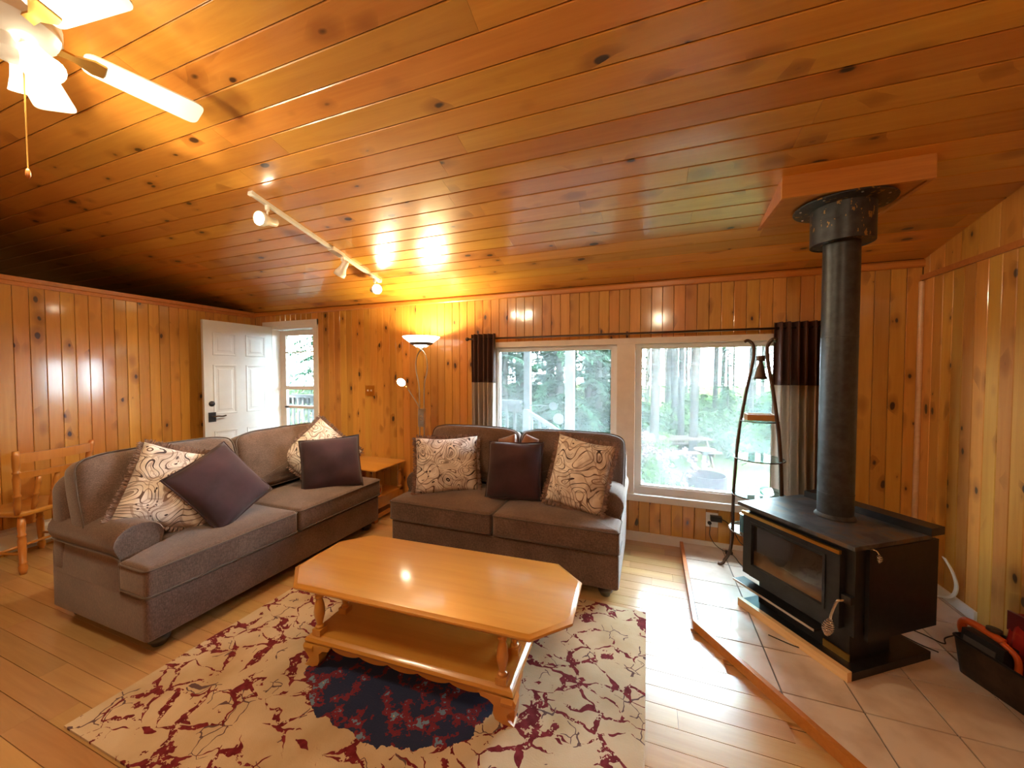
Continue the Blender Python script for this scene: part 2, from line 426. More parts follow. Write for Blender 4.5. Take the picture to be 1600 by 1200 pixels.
def pipemat(name, flakes):
    k = N(name); co = k.coords(); a = k.noise(co, 24, 5, 0.6).outputs[0]
    col = k.ramp(a, [(0.35, (0.022, 0.024, 0.028)), (0.7, (0.046, 0.05, 0.056))])
    if flakes:
        fl = k.math('GREATER_THAN', k.noise(k.vmap(co, (1, 1, 0.5)), 34, 3, 0.6).outputs[0], 0.62)
        col = k.mix(fl, col, (0.30, 0.17, 0.05))
    k.set(color=col, rough=0.42, metal=0.25); return k.m
M['pipe'] = pipemat('flue_enamel', False); M['collar'] = pipemat('collar_worn', True)

def glassmat(name, veil=0.06, tint=(1, 1, 1)):
    k = N(name); t = k.t
    tr = k.n('ShaderNodeBsdfTransparent'); tr.inputs[0].default_value = (tint[0], tint[1], tint[2], 1)
    gl = k.n('ShaderNodeBsdfGlossy'); gl.inputs['Roughness'].default_value = 0.02
    fr = k.n('ShaderNodeFresnel'); fr.inputs[0].default_value = 1.45
    geo = k.n('ShaderNodeNewGeometry'); ff = k.math('MULTIPLY', fr.outputs[0], k.math('SUBTRACT', 1.0, geo.outputs['Backfacing']))
    m1 = k.n('ShaderNodeMixShader'); k.l(ff, m1.inputs[0]); k.l(tr.outputs[0], m1.inputs[1]); k.l(gl.outputs[0], m1.inputs[2])
    last = m1.outputs[0]
    if veil:
        ts = k.n('ShaderNodeBsdfTranslucent'); ts.inputs[0].default_value = (0.9, 0.97, 1.0, 1)  # pale translucent mix paints the glare haze into the window glass
        nz = k.noise(k.coords(), 3, 3).outputs[0]
        m2 = k.n('ShaderNodeMixShader'); k.l(k.math('MULTIPLY', nz, veil * 2), m2.inputs[0]); k.l(last, m2.inputs[1]); k.l(ts.outputs[0], m2.inputs[2]); last = m2.outputs[0]
    k.l(last, k.out.inputs['Surface']); return k.m
M['pane'] = glassmat('window_pane', 0.035)
M['shelf_glass'] = glassmat('shelf_glass', 0.10, (0.72, 0.90, 0.90))

def smoked():
    k = N('sooty_glass'); co = k.coords(); n1 = k.noise(k.vmap(co, (1, 1, 2)), 5, 4).outputs[0]
    sx = k.n('ShaderNodeSeparateXYZ'); k.l(co, sx.inputs[0])
    lo = k.math('MULTIPLY', k.math('SUBTRACT', 0.40, k.math('ADD', sx.outputs[2], k.math('MULTIPLY', n1, 0.16))), 9, clamp=True)
    k.set(color=k.mix(lo, (0.022, 0.016, 0.014), (0.20, 0.10, 0.04)), rough=0.16, coat=0.8, coatr=0.03); return k.m
M['sooty'] = smoked()

def emit(name, c, s):
    k = N(name); co = k.coords(); nz = k.noise(co, 4, 1).outputs[0]
    k.set(color=(0.9, 0.9, 0.9), emis=k.ramp(nz, [(0, c), (1, tuple(min(1, x*1.03) for x in c))]), emstr=s); return k.m
M['bulb'] = emit('lit_bulb', (1.0, 0.86, 0.6), 40.0)
M['tulip'] = emit('lit_glass', (1.0, 0.82, 0.55), 1.6)
M['bowl'] = emit('lit_bowl', (1.0, 0.90, 0.72), 3.2)

def curtain_mat(name, c, transl):
    k = N(name); co = k.coords(); nz = k.noise(k.vmap(co, (300, 300, 40)), 1, 2).outputs[0]
    col = k.ramp(nz, [(0.3, tuple(x*0.85 for x in c)), (0.7, c)])
    k.set(color=col, rough=0.75, sheen=0.25)
    ts = k.n('ShaderNodeBsdfTranslucent'); k.l(col, ts.inputs[0])
    m = k.n('ShaderNodeMixShader'); m.inputs[0].default_value = transl; k.l(k.b.outputs[0], m.inputs[1]); k.l(ts.outputs[0], m.inputs[2]); k.l(m.outputs[0], k.out.inputs['Surface'])
    return k.m
M['curt_top'] = curtain_mat('curtain_brown', (0.075, 0.022, 0.014), 0.12)
M['curt_low'] = curtain_mat('curtain_beige', (0.64, 0.55, 0.47), 0.45)

def bagmat():
    k = N('red_bag'); co = k.coords(); n1 = k.noise(co, 9, 3).outputs[0]
    c = k.ramp(n1, [(0.35, (0.16, 0.008, 0.010)), (0.62, (0.34, 0.022, 0.016)), (0.75, (0.55, 0.13, 0.02))])
    k.set(color=c, rough=0.28, coat=0.5); return k.m
M['redbag'] = bagmat()
M['bagdark'] = plain('maroon_bag', (0.10, 0.012, 0.014), 0.35, coat=0.4)
M['yellow_ink'] = plain('yellow_ink', (0.72, 0.36, 0.06), 0.4)
M['carton'] = plain('white_carton', (0.72, 0.66, 0.62), 0.6, var=0.05)
M['red_ink'] = plain('red_ink', (0.42, 0.02, 0.05), 0.6)

# ------------------------------------------------------------------ room dimensions
XL, XR, YB, YF = -4.805, 1.762, 3.386, -3.4
XFAR = -7.6
SL = 0.232                     # roof slope
def zc(y): return 2.238 + SL * (3.40 - y) if y > -0.4 else 2.238 + SL * 3.8 - SL * (-0.4 - y)
PW = 0.0875

_pl = {}
def plank_mesh(L, W, T, c, m, key):
    k = (round(L, 3), round(W, 4), T, key)
    if k in _pl: return _pl[k]
    bm = bmesh.new()
    sec = [(-W/2, 0), (W/2, 0), (W/2, T-c), (W/2-c, T), (-W/2+c, T), (-W/2, T-c)]
    loft(bm, [[(x, a, b) for a, b in sec] for x in (-L/2, L/2)])
    _pl[k] = mesh_of('plank', bm, m); return _pl[k]

def plank(parent, name, me, mat4):
    o = bpy.data.objects.new(name, me); link(o, parent); o.matrix_world = mat4; return o

# ---- floor
bm = bmesh.new(); box(bm, XFAR, XR, YF, YB + 0.06, -0.10, -0.012)
floor = struct('floor', bm, [M['floor_far']], 'honey coloured wooden plank floor')
FW = 0.0975; y = 3.379; rows = 0
rng = random.Random(5)
while y > 0.40:
    x = XL - rng.uniform(0, 0.9)
    while x < 0.30:
        L = rng.choice((0.62, 0.80, 0.98, 1.16, 1.3)); x1 = x + L
        a, b = max(x, XL), min(x1, 0.262 if y > 2.3 else 1.1)
        if b - a > 0.03:
            me = plank_mesh(b - a, FW - 0.0016, 0.012, 0.0008, M['floor_oak'], 'f')
            plank(floor, 'plank', me, basis(((a+b)/2, y - FW/2, -0.012), (1, 0, 0), (0, 0, 1)))
        x = x1 + 0.0008
    y -= FW; rows += 1
bm = bmesh.new(); box(bm, XFAR, XR, YF, y, -0.012, 0.0); box(bm, XFAR, XL, y, YB, -0.012, 0.0)
obj('plank_field', bm, M['floor_far'], floor)

# ---- ceiling: boards run along x on the sloped plane
bm = bmesh.new()
up = 0.016
def slab(bm, x0, x1, ya, yb, z0off, z1off):
    rings = []
    for x in (x0, x1):
        rings.append([(x, ya, zc(ya) + z0off), (x, yb, zc(yb) + z0off), (x, yb, zc(yb) + z1off), (x, ya, zc(ya) + z1off)])
    loft(bm, rings)
slab(bm, XFAR - 0.1, XR + 0.1, -0.4, YB + 0.9, up, 0.14)
slab(bm, XFAR - 0.1, XR + 0.1, YF - 0.2, -0.4, up, 0.14)
ceiling = struct('ceiling', bm, M['groove'], 'sloping ceiling of varnished knotty pine boards')
bm = bmesh.new(); slab(bm, XFAR, XR, YF, -0.4, 0.0, up); slab(bm, XFAR, XR, -0.4, 0.56, 0.0, up)
obj('board_field', bm, M['ceil_panel'], ceiling)
CP = 0.1225; y = 2.967 + 3 * CP + 0.04
nrm_c = Vector((0, -SL, -1)).normalized()
rng = random.Random(9)
while y > 0.62:
    yc = y - CP / 2
    x = XFAR - rng.uniform(0, 2.0)
    while x < XR:
        L = rng.choice((1.2, 1.8, 2.4, 3.0, 3.6)); a, b = max(x, XFAR), min(x + L, XR)
        if b - a > 0.05:
            W = CP * math.sqrt(1 + SL*SL) - 0.003
            me = plank_mesh(b - a - 0.001, W, up, 0.0035, M['ceil_pine'], 'c')
            plank(ceiling, 'board', me, basis(((a+b)/2, yc, zc(yc) + up), (1, 0, 0), nrm_c))
        x += L
    y -= CP
CEIL_END = y
bm = bmesh.new(); slab(bm, XFAR, XR, 0.5, CEIL_END, 0.0, up)
obj('board_field', bm, M['ceil_panel'], ceiling)

# ---- back wall with openings for the window and the door
WX0, WX1, WZ0, WZ1 = -1.47, 1.10, 0.40, 1.745       # window hole
DX0, DX1, DZ1 = -4.53, -3.775, 2.05                   # door hole
T0, T1 = YB + 0.012, YB + 0.15
bm = bmesh.new()
top = 2.40
for a, b, c, d in ((XFAR, DX0, -0.1, top), (DX0, DX1, DZ1, top), (DX1, WX0, -0.1, top), (WX0, WX1, -0.1, WZ0), (WX0, WX1, WZ1, top), (WX1, XR + 0.15, -0.1, top)):
    box(bm, a, b, T0, T1, c, d)
wall_back = struct('wall_back', bm, M['groove'], 'knotty pine plank wall around the picture window and entry door')
def wall_planks(parent, lo, hi, seam, pitch, place, spans, mat, key, T=0.012):
    k = math.floor((lo - seam) / pitch); s = seam + k * pitch
    while s < hi - 0.004:
        a, b = max(s, lo), min(s + pitch, hi)
        if b - a > 0.008:
            for z0, z1 in spans((a + b) / 2):
                me = plank_mesh(z1 - z0, b - a - 0.0024, T, 0.0026, mat, key)
                plank(parent, 'plank', me, place((a + b) / 2, (z0 + z1) / 2))
        s += pitch
def spans_back(x):
    if DX0 - 0.05 < x < DX1: return [(DZ1 + 0.02, 2.24)]
    if WX0 - 0.04 < x < WX1 + 0.02: return [(0.0, WZ0 - 0.015), (WZ1 - 0.005, 2.24)]
    return [(0.0, 2.24)]
wall_planks(wall_back, XL, XR, -1.8211, PW, lambda c, z: basis((c, T0, z), (0, 0, 1), (0, -1, 0)), spans_back, M['wall_pine'], 'b')

# ---- left partition wall: stops at 2.2 m, the ceiling runs on over it
bm = bmesh.new(); box(bm, XL - 0.11, XL - 0.012, YF, YB + 0.05, -0.012, 2.20)
wall_left = struct('wall_left', bm, M['groove'], 'knotty pine partition wall with a moulding along its top')
wall_planks(wall_left, 0.55, YB, 1.4184, 0.0867, lambda c, z: basis((XL - 0.012, c, z), (0, 0, 1), (1, 0, 0)), lambda c: [(0.0, 2.20)], M['wall_pine'], 'l')
bm = bmesh.new(); box(bm, XL - 0.012, XL, YF, 0.55, 0, 2.2)
obj('plank_field', bm, M['panel_pine'], wall_left)

# ---- right wall
bm = bmesh.new(); box(bm, XR + 0.012, XR + 0.15, YF, YB + 0.15, -0.1, 2.25)
loft(bm, [[(x, YB + 0.15, 2.25), (x, YB + 0.15, zc(YB) + 0.05), (x, -0.4, zc(-0.4) + 0.05), (x, YF, zc(YF) + 0.05), (x, YF, 2.25)] for x in (XR + 0.012, XR + 0.15)])
wall_right = struct('wall_right', bm, M['groove'], 'knotty pine wall behind the wood stove')
wall_planks(wall_right, 1.2, YB, 2.8554, 0.085, lambda c, z: basis((XR + 0.012, c, z), (0, 0, 1), (-1, 0, 0)), lambda c: [(0.0, 2.11)], M['wall_pine'], 'r')
wall_planks(wall_right, 1.2, YB, 2.9263, 0.132, lambda c, z: basis((XR + 0.012, c, z), (0, 0, 1), (-1, 0, 0)), lambda c: [(2.11, zc(c) + 0.02)], M['wall_pine'], 'ru')
bm = bmesh.new(); box(bm, XR, XR + 0.012, YF, 1.2, 0, 2.25)
loft(bm, [[(x, 1.2, 2.25), (x, 1.2, zc(1.2) + 0.02), (x, -0.4, zc(-0.4) + 0.02), (x, YF, zc(YF) + 0.02), (x, YF, 2.25)] for x in (XR, XR + 0.012)])
obj('plank_field', bm, M['panel_pine'], wall_right)

# ---- walls behind the camera and of the dark room past the partition
bm = bmesh.new(); box(bm, XFAR - 0.1, XR + 0.15, YF - 0.12, YF, -0.1, 2.6)
struct('wall_front', bm, M['panel_pine'], 'pine wall behind the viewer')
bm = bmesh.new(); box(bm, XFAR - 0.12, XFAR, YF, YB + 0.15, -0.1, 3.2)
struct('wall_far', bm, M['panel_pine'], 'far pine wall of the unlit room past the partition')

# ---- mouldings and baseboards
def rail(name, label, x0, x1, y0, y1, z0, z1, m, r=0.004):
    o = struct(name, bbox(x0, x1, y0, y1, z0, z1, r), m, label); return o
bm = bmesh.new()
sec = [(0.0, 2.19), (-0.016, 2.19), (-0.022, 2.197), (-0.022, 2.228), (-0.012, 2.243), (0.0, 2.243)]
loft(bm, [[(x, YB + a, z) for a, z in sec] for x in (XL, XR)])
struct('trim_1', bm, M['trim_pine'], 'pine moulding where the window wall meets the ceiling')
bm = bmesh.new()
sec = [(-0.13, 2.195), (0.0, 2.17), (0.012, 2.17), (0.014, 2.20), (0.022, 2.206), (0.028, 2.24), (-0.13, 2.24)]
loft(bm, [[(XL + a, y, z) for a, z in reversed(sec)] for y in (YF, YB)])
tl = struct('trim_2', bm, M['trim_pine'], 'pine cap moulding along the top of the partition')
rail('trim_3', 'flat pine rail dividing narrow and wide boards on the stove wall', XR - 0.016, XR, 0.6, YB, 2.098, 2.134, M['trim_pine'])
bm = bmesh.new(); lathe(bm, [(0.016, 0.04), (0.016, 2.09)], 12, (XR - 0.010, YB - 0.012, 0))
auto(struct('trim_4', bm, M['pale_wood'], 'slim vertical corner bead beside the stove wall'))
rail('baseboard_back', 'low white baseboard under the picture window', DX1 + 0.06, XR, YB - 0.014, YB, 0.0, 0.08, M['white'])
rail('baseboard_right', 'white baseboard along the stove wall', XR - 0.014, XR, 2.85, YB - 0.014, 0.045, 0.105, M['white'])

# ------------------------------------------------------------------ picture window
win = tag(bpy.data.objects.new('window_1', None), 'wide white picture window of two panes facing the forest', kind='structure'); link(win); win.location = (-0.17, YB, 0.36)
def wpart(name, bm, m, parent=win, **k):
    o = obj(name, bm, m, parent, **k); o.matrix_parent_inverse = Matrix.Translation(Vector((0.17, -YB, -0.36))); return o
# casing (room side)
cz0, cz1 = 0.355, 1.765
wpart('casing', bbox(-1.535, -1.455, YB - 0.018, YB + 0.004, cz0, cz1, 0.004), M['white'])
wpart('casing', bbox(1.085, 1.165, YB - 0.018, YB + 0.004, cz0, cz1, 0.004), M['white'])
wpart('casing', bbox(-1.535, 1.165, YB - 0.020, YB + 0.004, 1.715, cz1, 0.004), M['cream'])
wpart('sill', bbox(-1.545, 1.175, YB - 0.030, YB + 0.004, cz0, 0.412, 0.006), M['white'])
# jamb lining
bm = bmesh.new()
box(bm, WX0, -1.452, YB, YB + 0.15, WZ0, WZ1); box(bm, 1.082, WX1, YB, YB + 0.15, WZ0, WZ1)
box(bm, -1.452, 1.082, YB, YB + 0.15, WZ0, WZ0 + 0.012); box(bm, -1.452, 1.082, YB, YB + 0.15, WZ1 - 0.014, WZ1)
wpart('jamb', bm, M['white'])
wpart('mullion', bbox(-0.262, -0.112, YB - 0.016, YB + 0.10, 0.41, 1.716, 0.004), M['cream'])
for x0, x1 in ((-1.452, -0.262), (-0.112, 1.082)):
    bm = bmesh.new(); z0, z1 = 0.412, 1.731; f = 0.045; ya, yb = YB + 0.03, YB + 0.09
    box(bm, x0, x0 + f, ya, yb, z0, z1); box(bm, x1 - f, x1, ya, yb, z0, z1)
    box(bm, x0 + f, x1 - f, ya, yb, z0, z0 + 0.06); box(bm, x0 + f, x1 - f, ya, yb, z1 - 0.045, z1)
    # glazing stop
    for (a, b, c, d) in ((x0 + f, x0 + f + 0.012, z0 + 0.06, z1 - 0.045), (x1 - f - 0.012, x1 - f, z0 + 0.06, z1 - 0.045), (x0 + f, x1 - f, z0 + 0.06, z0 + 0.072), (x0 + f, x1 - f, z1 - 0.057, z1 - 0.045)):
        box(bm, a, b, ya + 0.012, yb, c, d)
    sash = wpart('sash', bm, M['vinyl'])
    bm = bmesh.new(); box(bm, x0 + f, x1 - f, ya + 0.032, ya + 0.036, z0 + 0.06, z1 - 0.045)
    g = obj('pane', bm, M['pane'], sash); g.matrix_parent_inverse = Matrix.Identity(4)

# ------------------------------------------------------------------ entry door (open) and storm door
dr = tag(bpy.data.objects.new('door_1', None), 'white panelled entry door standing open against the partition', kind='structure'); link(dr)
dr.location = (-4.52, YB - 0.012, 0); dr.rotation_euler = (0, 0, rad(-2.0))
# local: x = thickness (0..0.044 to room side), -y = width
bm = bmesh.new()
W = 0.762; H = 2.045
box(bm, -0.012, 0.024, -W, 0.0, 0.012, H); bev(bm, 0.003, 1)
obj('slab', bm, M['door_white'], dr)
for yy0, yy1 in ((-0.675, -0.425), (-0.325, -0.085)):
    for z0, z1 in ((0.20, 0.82), (1.00, 1.56), (1.66, 1.92)):
        bm = bmesh.new()
        a = 0.026
        rings = []
        for d, h in ((0, 0.020), (0.006, 0.029), (0.020, 0.027), (0.034, 0.021), (0.06, 0.0265)):
            rings.append([(h, yy0 + d, z0 + d), (h, yy1 - d, z0 + d), (h, yy1 - d, z1 - d), (h, yy0 + d, z1 - d)])
        loft(bm, rings); obj('raised_panel', bm, M['door_white'], dr)
bm = bmesh.new(); lathe(bm, [(0.03, 0.0), (0.03, 0.008), (0.022, 0.016), (0.0, 0.018)], 18)
o = obj('deadbolt', bm, M['black_iron'], dr, smooth=True); o.matrix_local = basis((0.024, -W + 0.07, 1.125), (0, 1, 0), (1, 0, 0))
lock = obj('lock_plate', bbox(0.024, 0.034, -W + 0.035, -W + 0.105, 0.925, 1.03, 0.004), M['black_iron'], dr)
bm = bmesh.new(); tube(bm, smooth_path([(0.034, -W + 0.07, 0.985), (0.07, -W + 0.07, 0.985), (0.078, -W + 0.10, 0.988), (0.076, -W + 0.15, 0.982), (0.076, -W + 0.185, 0.988)]), 0.008, 8)
obj('lever', bm, M['bronze'], lock, smooth=True)
for z in (0.98, 1.125):
    obj('strike_edge', bbox(-0.002, 0.014, -W - 0.003, -W + 0.002, z - 0.03, z + 0.03, 0.001), M['steel'], dr)
# casing and jambs
dc = tag(bpy.data.objects.new('door_2', None), 'white storm door with a glazed upper light in the entry frame', kind='structure'); link(dc)
dc.location = ((DX0 + DX1) / 2, YB, 0)
def dpart(name, bm, m, parent=None, **k):
    o = obj(name, bm, m, parent or dc, **k)
    if parent is None: o.matrix_parent_inverse = Matrix.Translation(-dc.location)
    return o
dpart('casing', bbox(-3.80, -3.73, YB - 0.018, YB + 0.004, 0, 2.11, 0.004), M['white'])
dpart('casing', bbox(-4.655, -4.535, YB - 0.018, YB + 0.004, 0, 2.11, 0.004), M['white'])
dpart('casing', bbox(-4.655, -3.73, YB - 0.019, YB + 0.004, 2.045, 2.112, 0.004), M['white'])
bm = bmesh.new(); box(bm, -4.535, -4.495, YB - 0.01, YB + 0.15, 0, 2.05); box(bm, -3.80, -3.775, YB - 0.01, YB + 0.15, 0, 2.05); box(bm, -4.495, -3.80, YB - 0.01, YB + 0.15, 2.015, 2.05)
dpart('jamb', bm, M['white'])
bm = bmesh.new(); ya, yb = YB + 0.10, YB + 0.135
box(bm, -4.495, -4.40, ya, yb, 0.02, 2.01); box(bm, -3.855, -3.80, ya, yb, 0.02, 2.01)
box(bm, -4.40, -3.855, ya, yb, 1.945, 2.01); box(bm, -4.40, -3.855, ya, yb, 0.02, 0.55)
box(bm, -4.40, -3.855, ya, yb, 1.255, 1.30); box(bm, -4.40, -3.855, ya - 0.004, yb, 1.015, 1.05); box(bm, -4.40, -3.855, ya, yb, 1.725, 1.738)
st = dpart('storm_frame', bm, M['cream'])
for z0, z1 in ((0.55, 1.015), (1.05, 1.255), (1.30, 1.725), (1.738, 1.945)):
    bm = bmesh.new(); box(bm, -4.40, -3.855, ya + 0.015, ya + 0.019, z0, z1)
    g = obj('pane', bm, M['pane'], st); g.matrix_parent_inverse = Matrix.Identity(4)
bm = bmesh.new(); tube(bm, [(-4.40, ya - 0.015, 1.03), (-4.34, ya - 0.02, 1.03)], 0.010, 8)
g = obj('latch', bm, M['black_iron'], st)

# ------------------------------------------------------------------ tiled hearth
HZ = 0.045
poly = [(0.285, YB - 0.016), (0.278, 2.315), (0.985, 1.306), (XR - 0.016, 1.306), (XR - 0.016, YB - 0.016)]
def clip(poly, rect):
    def cut(P, f, g):
        out = []
        for i in range(len(P)):
            a, b = P[i-1], P[i]; fa, fb = f(a), f(b)
            if (fa >= 0) != (fb >= 0): t = fa / (fa - fb); out.append((a[0] + (b[0]-a[0])*t, a[1] + (b[1]-a[1])*t))
            if fb >= 0: out.append(b)
        return out
    x0, x1, y0, y1 = rect
    P = poly
    for f in (lambda p: p[0]-x0, lambda p: x1-p[0], lambda p: p[1]-y0, lambda p: y1-p[1]):
        if not P: return []
        P = cut(P, f, None)
    return P
hearth = thing('hearth', 'raised pale tiled hearth with wooden edging under the stove', 'hearth', (1.0, 2.6, 0))
hinv = Matrix.Translation((-1.0, -2.6, 0))
def hpart(name, bm, m, **k):
    o = obj(name, bm, m, hearth, **k); o.matrix_parent_inverse = hinv; return o
def prism(bm, P, z0, z1):
    P = [(p[0], p[1]) for p in P]
    area = sum(P[i-1][0]*P[i][1] - P[i][0]*P[i-1][1] for i in range(len(P)))
    if area < 0: P = P[::-1]
    loft(bm, [[(x, y, z0) for x, y in P], [(x, y, z1) for x, y in P]])
bm = bmesh.new(); prism(bm, poly[:], 0.001, HZ - 0.006); hpart('grout_bed', bm, M['mortar'])
TP = 0.2905; g = 0.0035
for i in range(-1, 6):
    for j in range(-8, 3):
        x0 = 0.278 + i * TP; y0 = 2.795 + j * TP
        P = clip(poly, (x0 + g, x0 + TP - g, y0 + g, y0 + TP - g))
        if len(P) >= 3:
            ar = abs(sum(P[q-1][0]*P[q][1] - P[q][0]*P[q-1][1] for q in range(len(P)))) / 2
            if ar > 0.0006:
                bm = bmesh.new(); prism(bm, P, HZ - 0.008, HZ + random.uniform(-0.0006, 0.0006)); hpart('tile', bm, M['tile'])
out = [(0.258, YB - 0.016), (0.252, 2.306), (0.968, 1.283), (XR - 0.016, 1.283)]
inn = [(0.283, YB - 0.016), (0.276, 2.314), (0.984, 1.308), (XR - 0.016, 1.308)]
for k in range(3):
    bm = bmesh.new(); prism(bm, [out[k], out[k+1], inn[k+1], inn[k]], 0.001, HZ + 0.006); hpart('edging', bm, M['trim_pine'])

# ------------------------------------------------------------------ wood stove
TH = rad(-55)
OX, OY = 0.976, 2.527
# local axes: x along the front to the right, y into the corner
pad = thing('hearth_pad', 'dark slate stove board edged with pale wood', 'stove board', (OX, OY, HZ), TH)
obj('board', bbox(-0.29, 0.30, -0.318, 0.215, 0.0, 0.038, 0.004), M['black_iron'], pad)
obj('edge_strip', bbox(-0.295, 0.30, -0.345, -0.318, 0.0, 0.046, 0.003), M['pale_wood'], pad)

st = thing('wood_stove', 'black steel wood stove with glass door and tall flue pipe', 'stove', (OX, OY, HZ + 0.038), TH)
Z0 = HZ + 0.038
def sz(z): return z - Z0
def sp(name, bm, m, parent=st, **k): return obj(name, bm, m, parent, **k)
sp('pedestal', bbox(-0.235, 0.245, -0.25, 0.02, 0.0, sz(0.245), 0.004), M['black_iron'])
sp('firebox', bbox(-0.275, 0.283, -0.285, 0.235, sz(0.23), sz(0.648), 0.004), M['black_iron'])
for s, x0, x1 in ((1, 0.285, 0.302), (-1, -0.300, -0.277)):
    sp('side_shield', bbox(x0, x1, -0.225, 0.245, sz(0.212 if s > 0 else 0.23), sz(0.645), 0.003), M['black_iron'])
bm = bmesh.new(); rings = []
sp('top_plate', bbox(-0.335, 0.298, -0.315, 0.20, sz(0.648), sz(0.668), 0.003), M['stovetop'])
sp('rear_step', bbox(-0.30, 0.31, 0.175, 0.27, sz(0.668), sz(0.706), 0.004), M['black_iron'])
# glazed door
door = bmesh.new(); x0, x1, z0, z1 = -0.285, 0.243, sz(0.255), sz(0.628); gx0, gx1, gz0, gz1 = -0.225, 0.170, sz(0.325), sz(0.568)
for a in ((x0, gx0, z0, z1), (gx1, x1, z0, z1), (gx0, gx1, z0, gz0), (gx0, gx1, gz1, z1)):
    box(door, a[0], a[1], -0.322, -0.286, a[2], a[3])
dd = sp('door', door, M['black_iron'])
bm = bmesh.new(); f = 0.012
for a in ((gx0 - f, gx0, gz0 - f, gz1 + f), (gx1, gx1 + f, gz0 - f, gz1 + f), (gx0, gx1, gz0 - f, gz0), (gx0, gx1, gz1, gz1 + f)):
    box(bm, a[0], a[1], -0.328, -0.322, a[2], a[3])
sp('glass_frame', bm, M['black_iron'], dd)
bm = bmesh.new(); box(bm, gx0, gx1, -0.306, -0.300, gz0, gz1); sp('glass', bm, M['sooty'], dd)
sp('brass_strip', bbox(-0.290, 0.246, -0.334, -0.318, sz(0.612), sz(0.630), 0.003), M['brass'], dd)
bm = bmesh.new(); tube(bm, smooth_path([(0.262, -0.300, sz(0.405)), (0.262, -0.335, sz(0.405)), (0.252, -0.350, sz(0.395)), (0.236, -0.357, sz(0.33)), (0.232, -0.358, sz(0.30))]), 0.006, 8)
hd = sp('latch_bar', bm, M['chrome'], dd, smooth=True)
bm = bmesh.new(); pts = []; rr = []
for k in range(97):
    t = k / 96; r = 0.007 + 0.017 * sin(pi * min(1, t * 0.98 + 0.02)); a = t * 2 * pi * 9
    pts.append((0.230 - 0.012 * t + r * cos(a), -0.358 + r * sin(a), sz(0.30) - 0.085 * t))
tube(bm, pts, 0.0022, 5); sp('spring_handle', bm, M['chrome'], hd, smooth=True)
sp('latch_block', bbox(0.246, 0.286, -0.315, -0.286, sz(0.39), sz(0.425), 0.003), M['black_iron'])
sp('ash_lip', bbox(-0.31, 0.165, -0.365, -0.285, sz(0.196), sz(0.206), 0.002), M['black_iron'])
sp('lip_edge', bbox(-0.31, 0.165, -0.368, -0.365, sz(0.196), sz(0.208), 0.0), M['steel'])
sp('pedestal_trim', bbox(0.13, 0.248, -0.256, -0.250, 0.0, 0.035, 0.0), M['brass'])
bm = bmesh.new(); tube(bm, smooth_path([(0.292, -0.22, sz(0.648)), (0.318, -0.215, sz(0.650)), (0.324, -0.205, sz(0.632))]), 0.003, 6); dk = sp('damper_rod', bm, M['chrome'], smooth=True)
bm = bmesh.new(); pts = []
for k in range(49):
    t = k / 48; r = 0.003 + 0.008 * sin(pi * t); a = t * 2 * pi * 5; pts.append((0.325 + r*cos(a), -0.204 + r*sin(a), sz(0.632) - 0.035*t))
tube(bm, pts, 0.0018, 5); sp('damper_knob', bm, M['chrome'], dk, smooth=True)
# flue
bm = bmesh.new(); lathe(bm, [(0.092, sz(0.668)), (0.092, sz(0.675)), (0.081, sz(0.690))], 32); auto(sp('flue_ring', bm, M['pipe']))
bm = bmesh.new(); lathe(bm, [(0.080, sz(0.669)), (0.080, sz(0.80)), (0.0815, sz(0.801)), (0.0815, sz(0.805)), (0.080, sz(0.806)), (0.080, sz(1.655)), (0.0815, sz(1.656)), (0.0815, sz(1.66)), (0.080, sz(1.661)), (0.080, sz(2.28))], 40)
auto(sp('flue_pipe', bm, M['pipe']))
bm = bmesh.new(); lathe(bm, [(0.082, sz(2.165)), (0.134, sz(2.165)), (0.136, sz(2.16)), (0.138, sz(2.16)), (0.138, sz(2.362)), (0.082, sz(2.362))], 40)
auto(sp('support_collar', bm, M['collar']))
bm = bmesh.new(); lathe(bm, [(0.137, sz(2.352)), (0.215, sz(2.360)), (0.217, sz(2.364)), (0.215, sz(2.368)), (0.137, sz(2.368))], 48)
fl = auto(sp('ceiling_flange', bm, M['collar']))
for k in range(8):
    a = k * pi / 4 + 0.2; bm = bmesh.new(); lathe(bm, [(0.005, -0.004), (0.005, 0.0), (0.0, 0.0)], 8, (0.19 * cos(a), 0.19 * sin(a), sz(2.358))); sp('screw', bm, M['steel'], fl)

# boxed frame that levels the flange against the sloping ceiling
fb = thing('flue_box', 'tapered pine box framing the flue where it meets the ceiling', 'ceiling box', (0.95, 2.57, 2.373))
finv = Matrix.Translation((-0.95, -2.57, -2.373))
bx0, bx1, by0, by1, bz = 0.644, 1.250, 2.330, 2.800, 2.373
def fpart(name, bm, m): o = obj(name, bm, m, fb); o.matrix_parent_inverse = finv; return o
bm = bmesh.new(); loft(bm, [[(x, by0, bz), (x, by0 + 0.02, bz), (x, by0 + 0.02, zc(by0 + 0.02) + 0.004), (x, by0, zc(by0) + 0.004)] for x in (bx0, bx1)]); fpart('front_board', bm, M['trim_pine'])
for x in (bx0, bx1 - 0.02):
    bm = bmesh.new(); loft(bm, [[(q, by0 + 0.02, bz), (q, by1, bz), (q, by1, zc(by1) + 0.004), (q, by0 + 0.02, zc(by0 + 0.02) + 0.004)] for q in (x, x + 0.02)]); fpart('side_board', bm, M['trim_pine'])
bm = bmesh.new(); box(bm, bx0 + 0.02, bx1 - 0.02, by0 + 0.02, by1, bz + 0.008, bz + 0.016); fpart('bottom_panel', bm, M['trim_pine'])

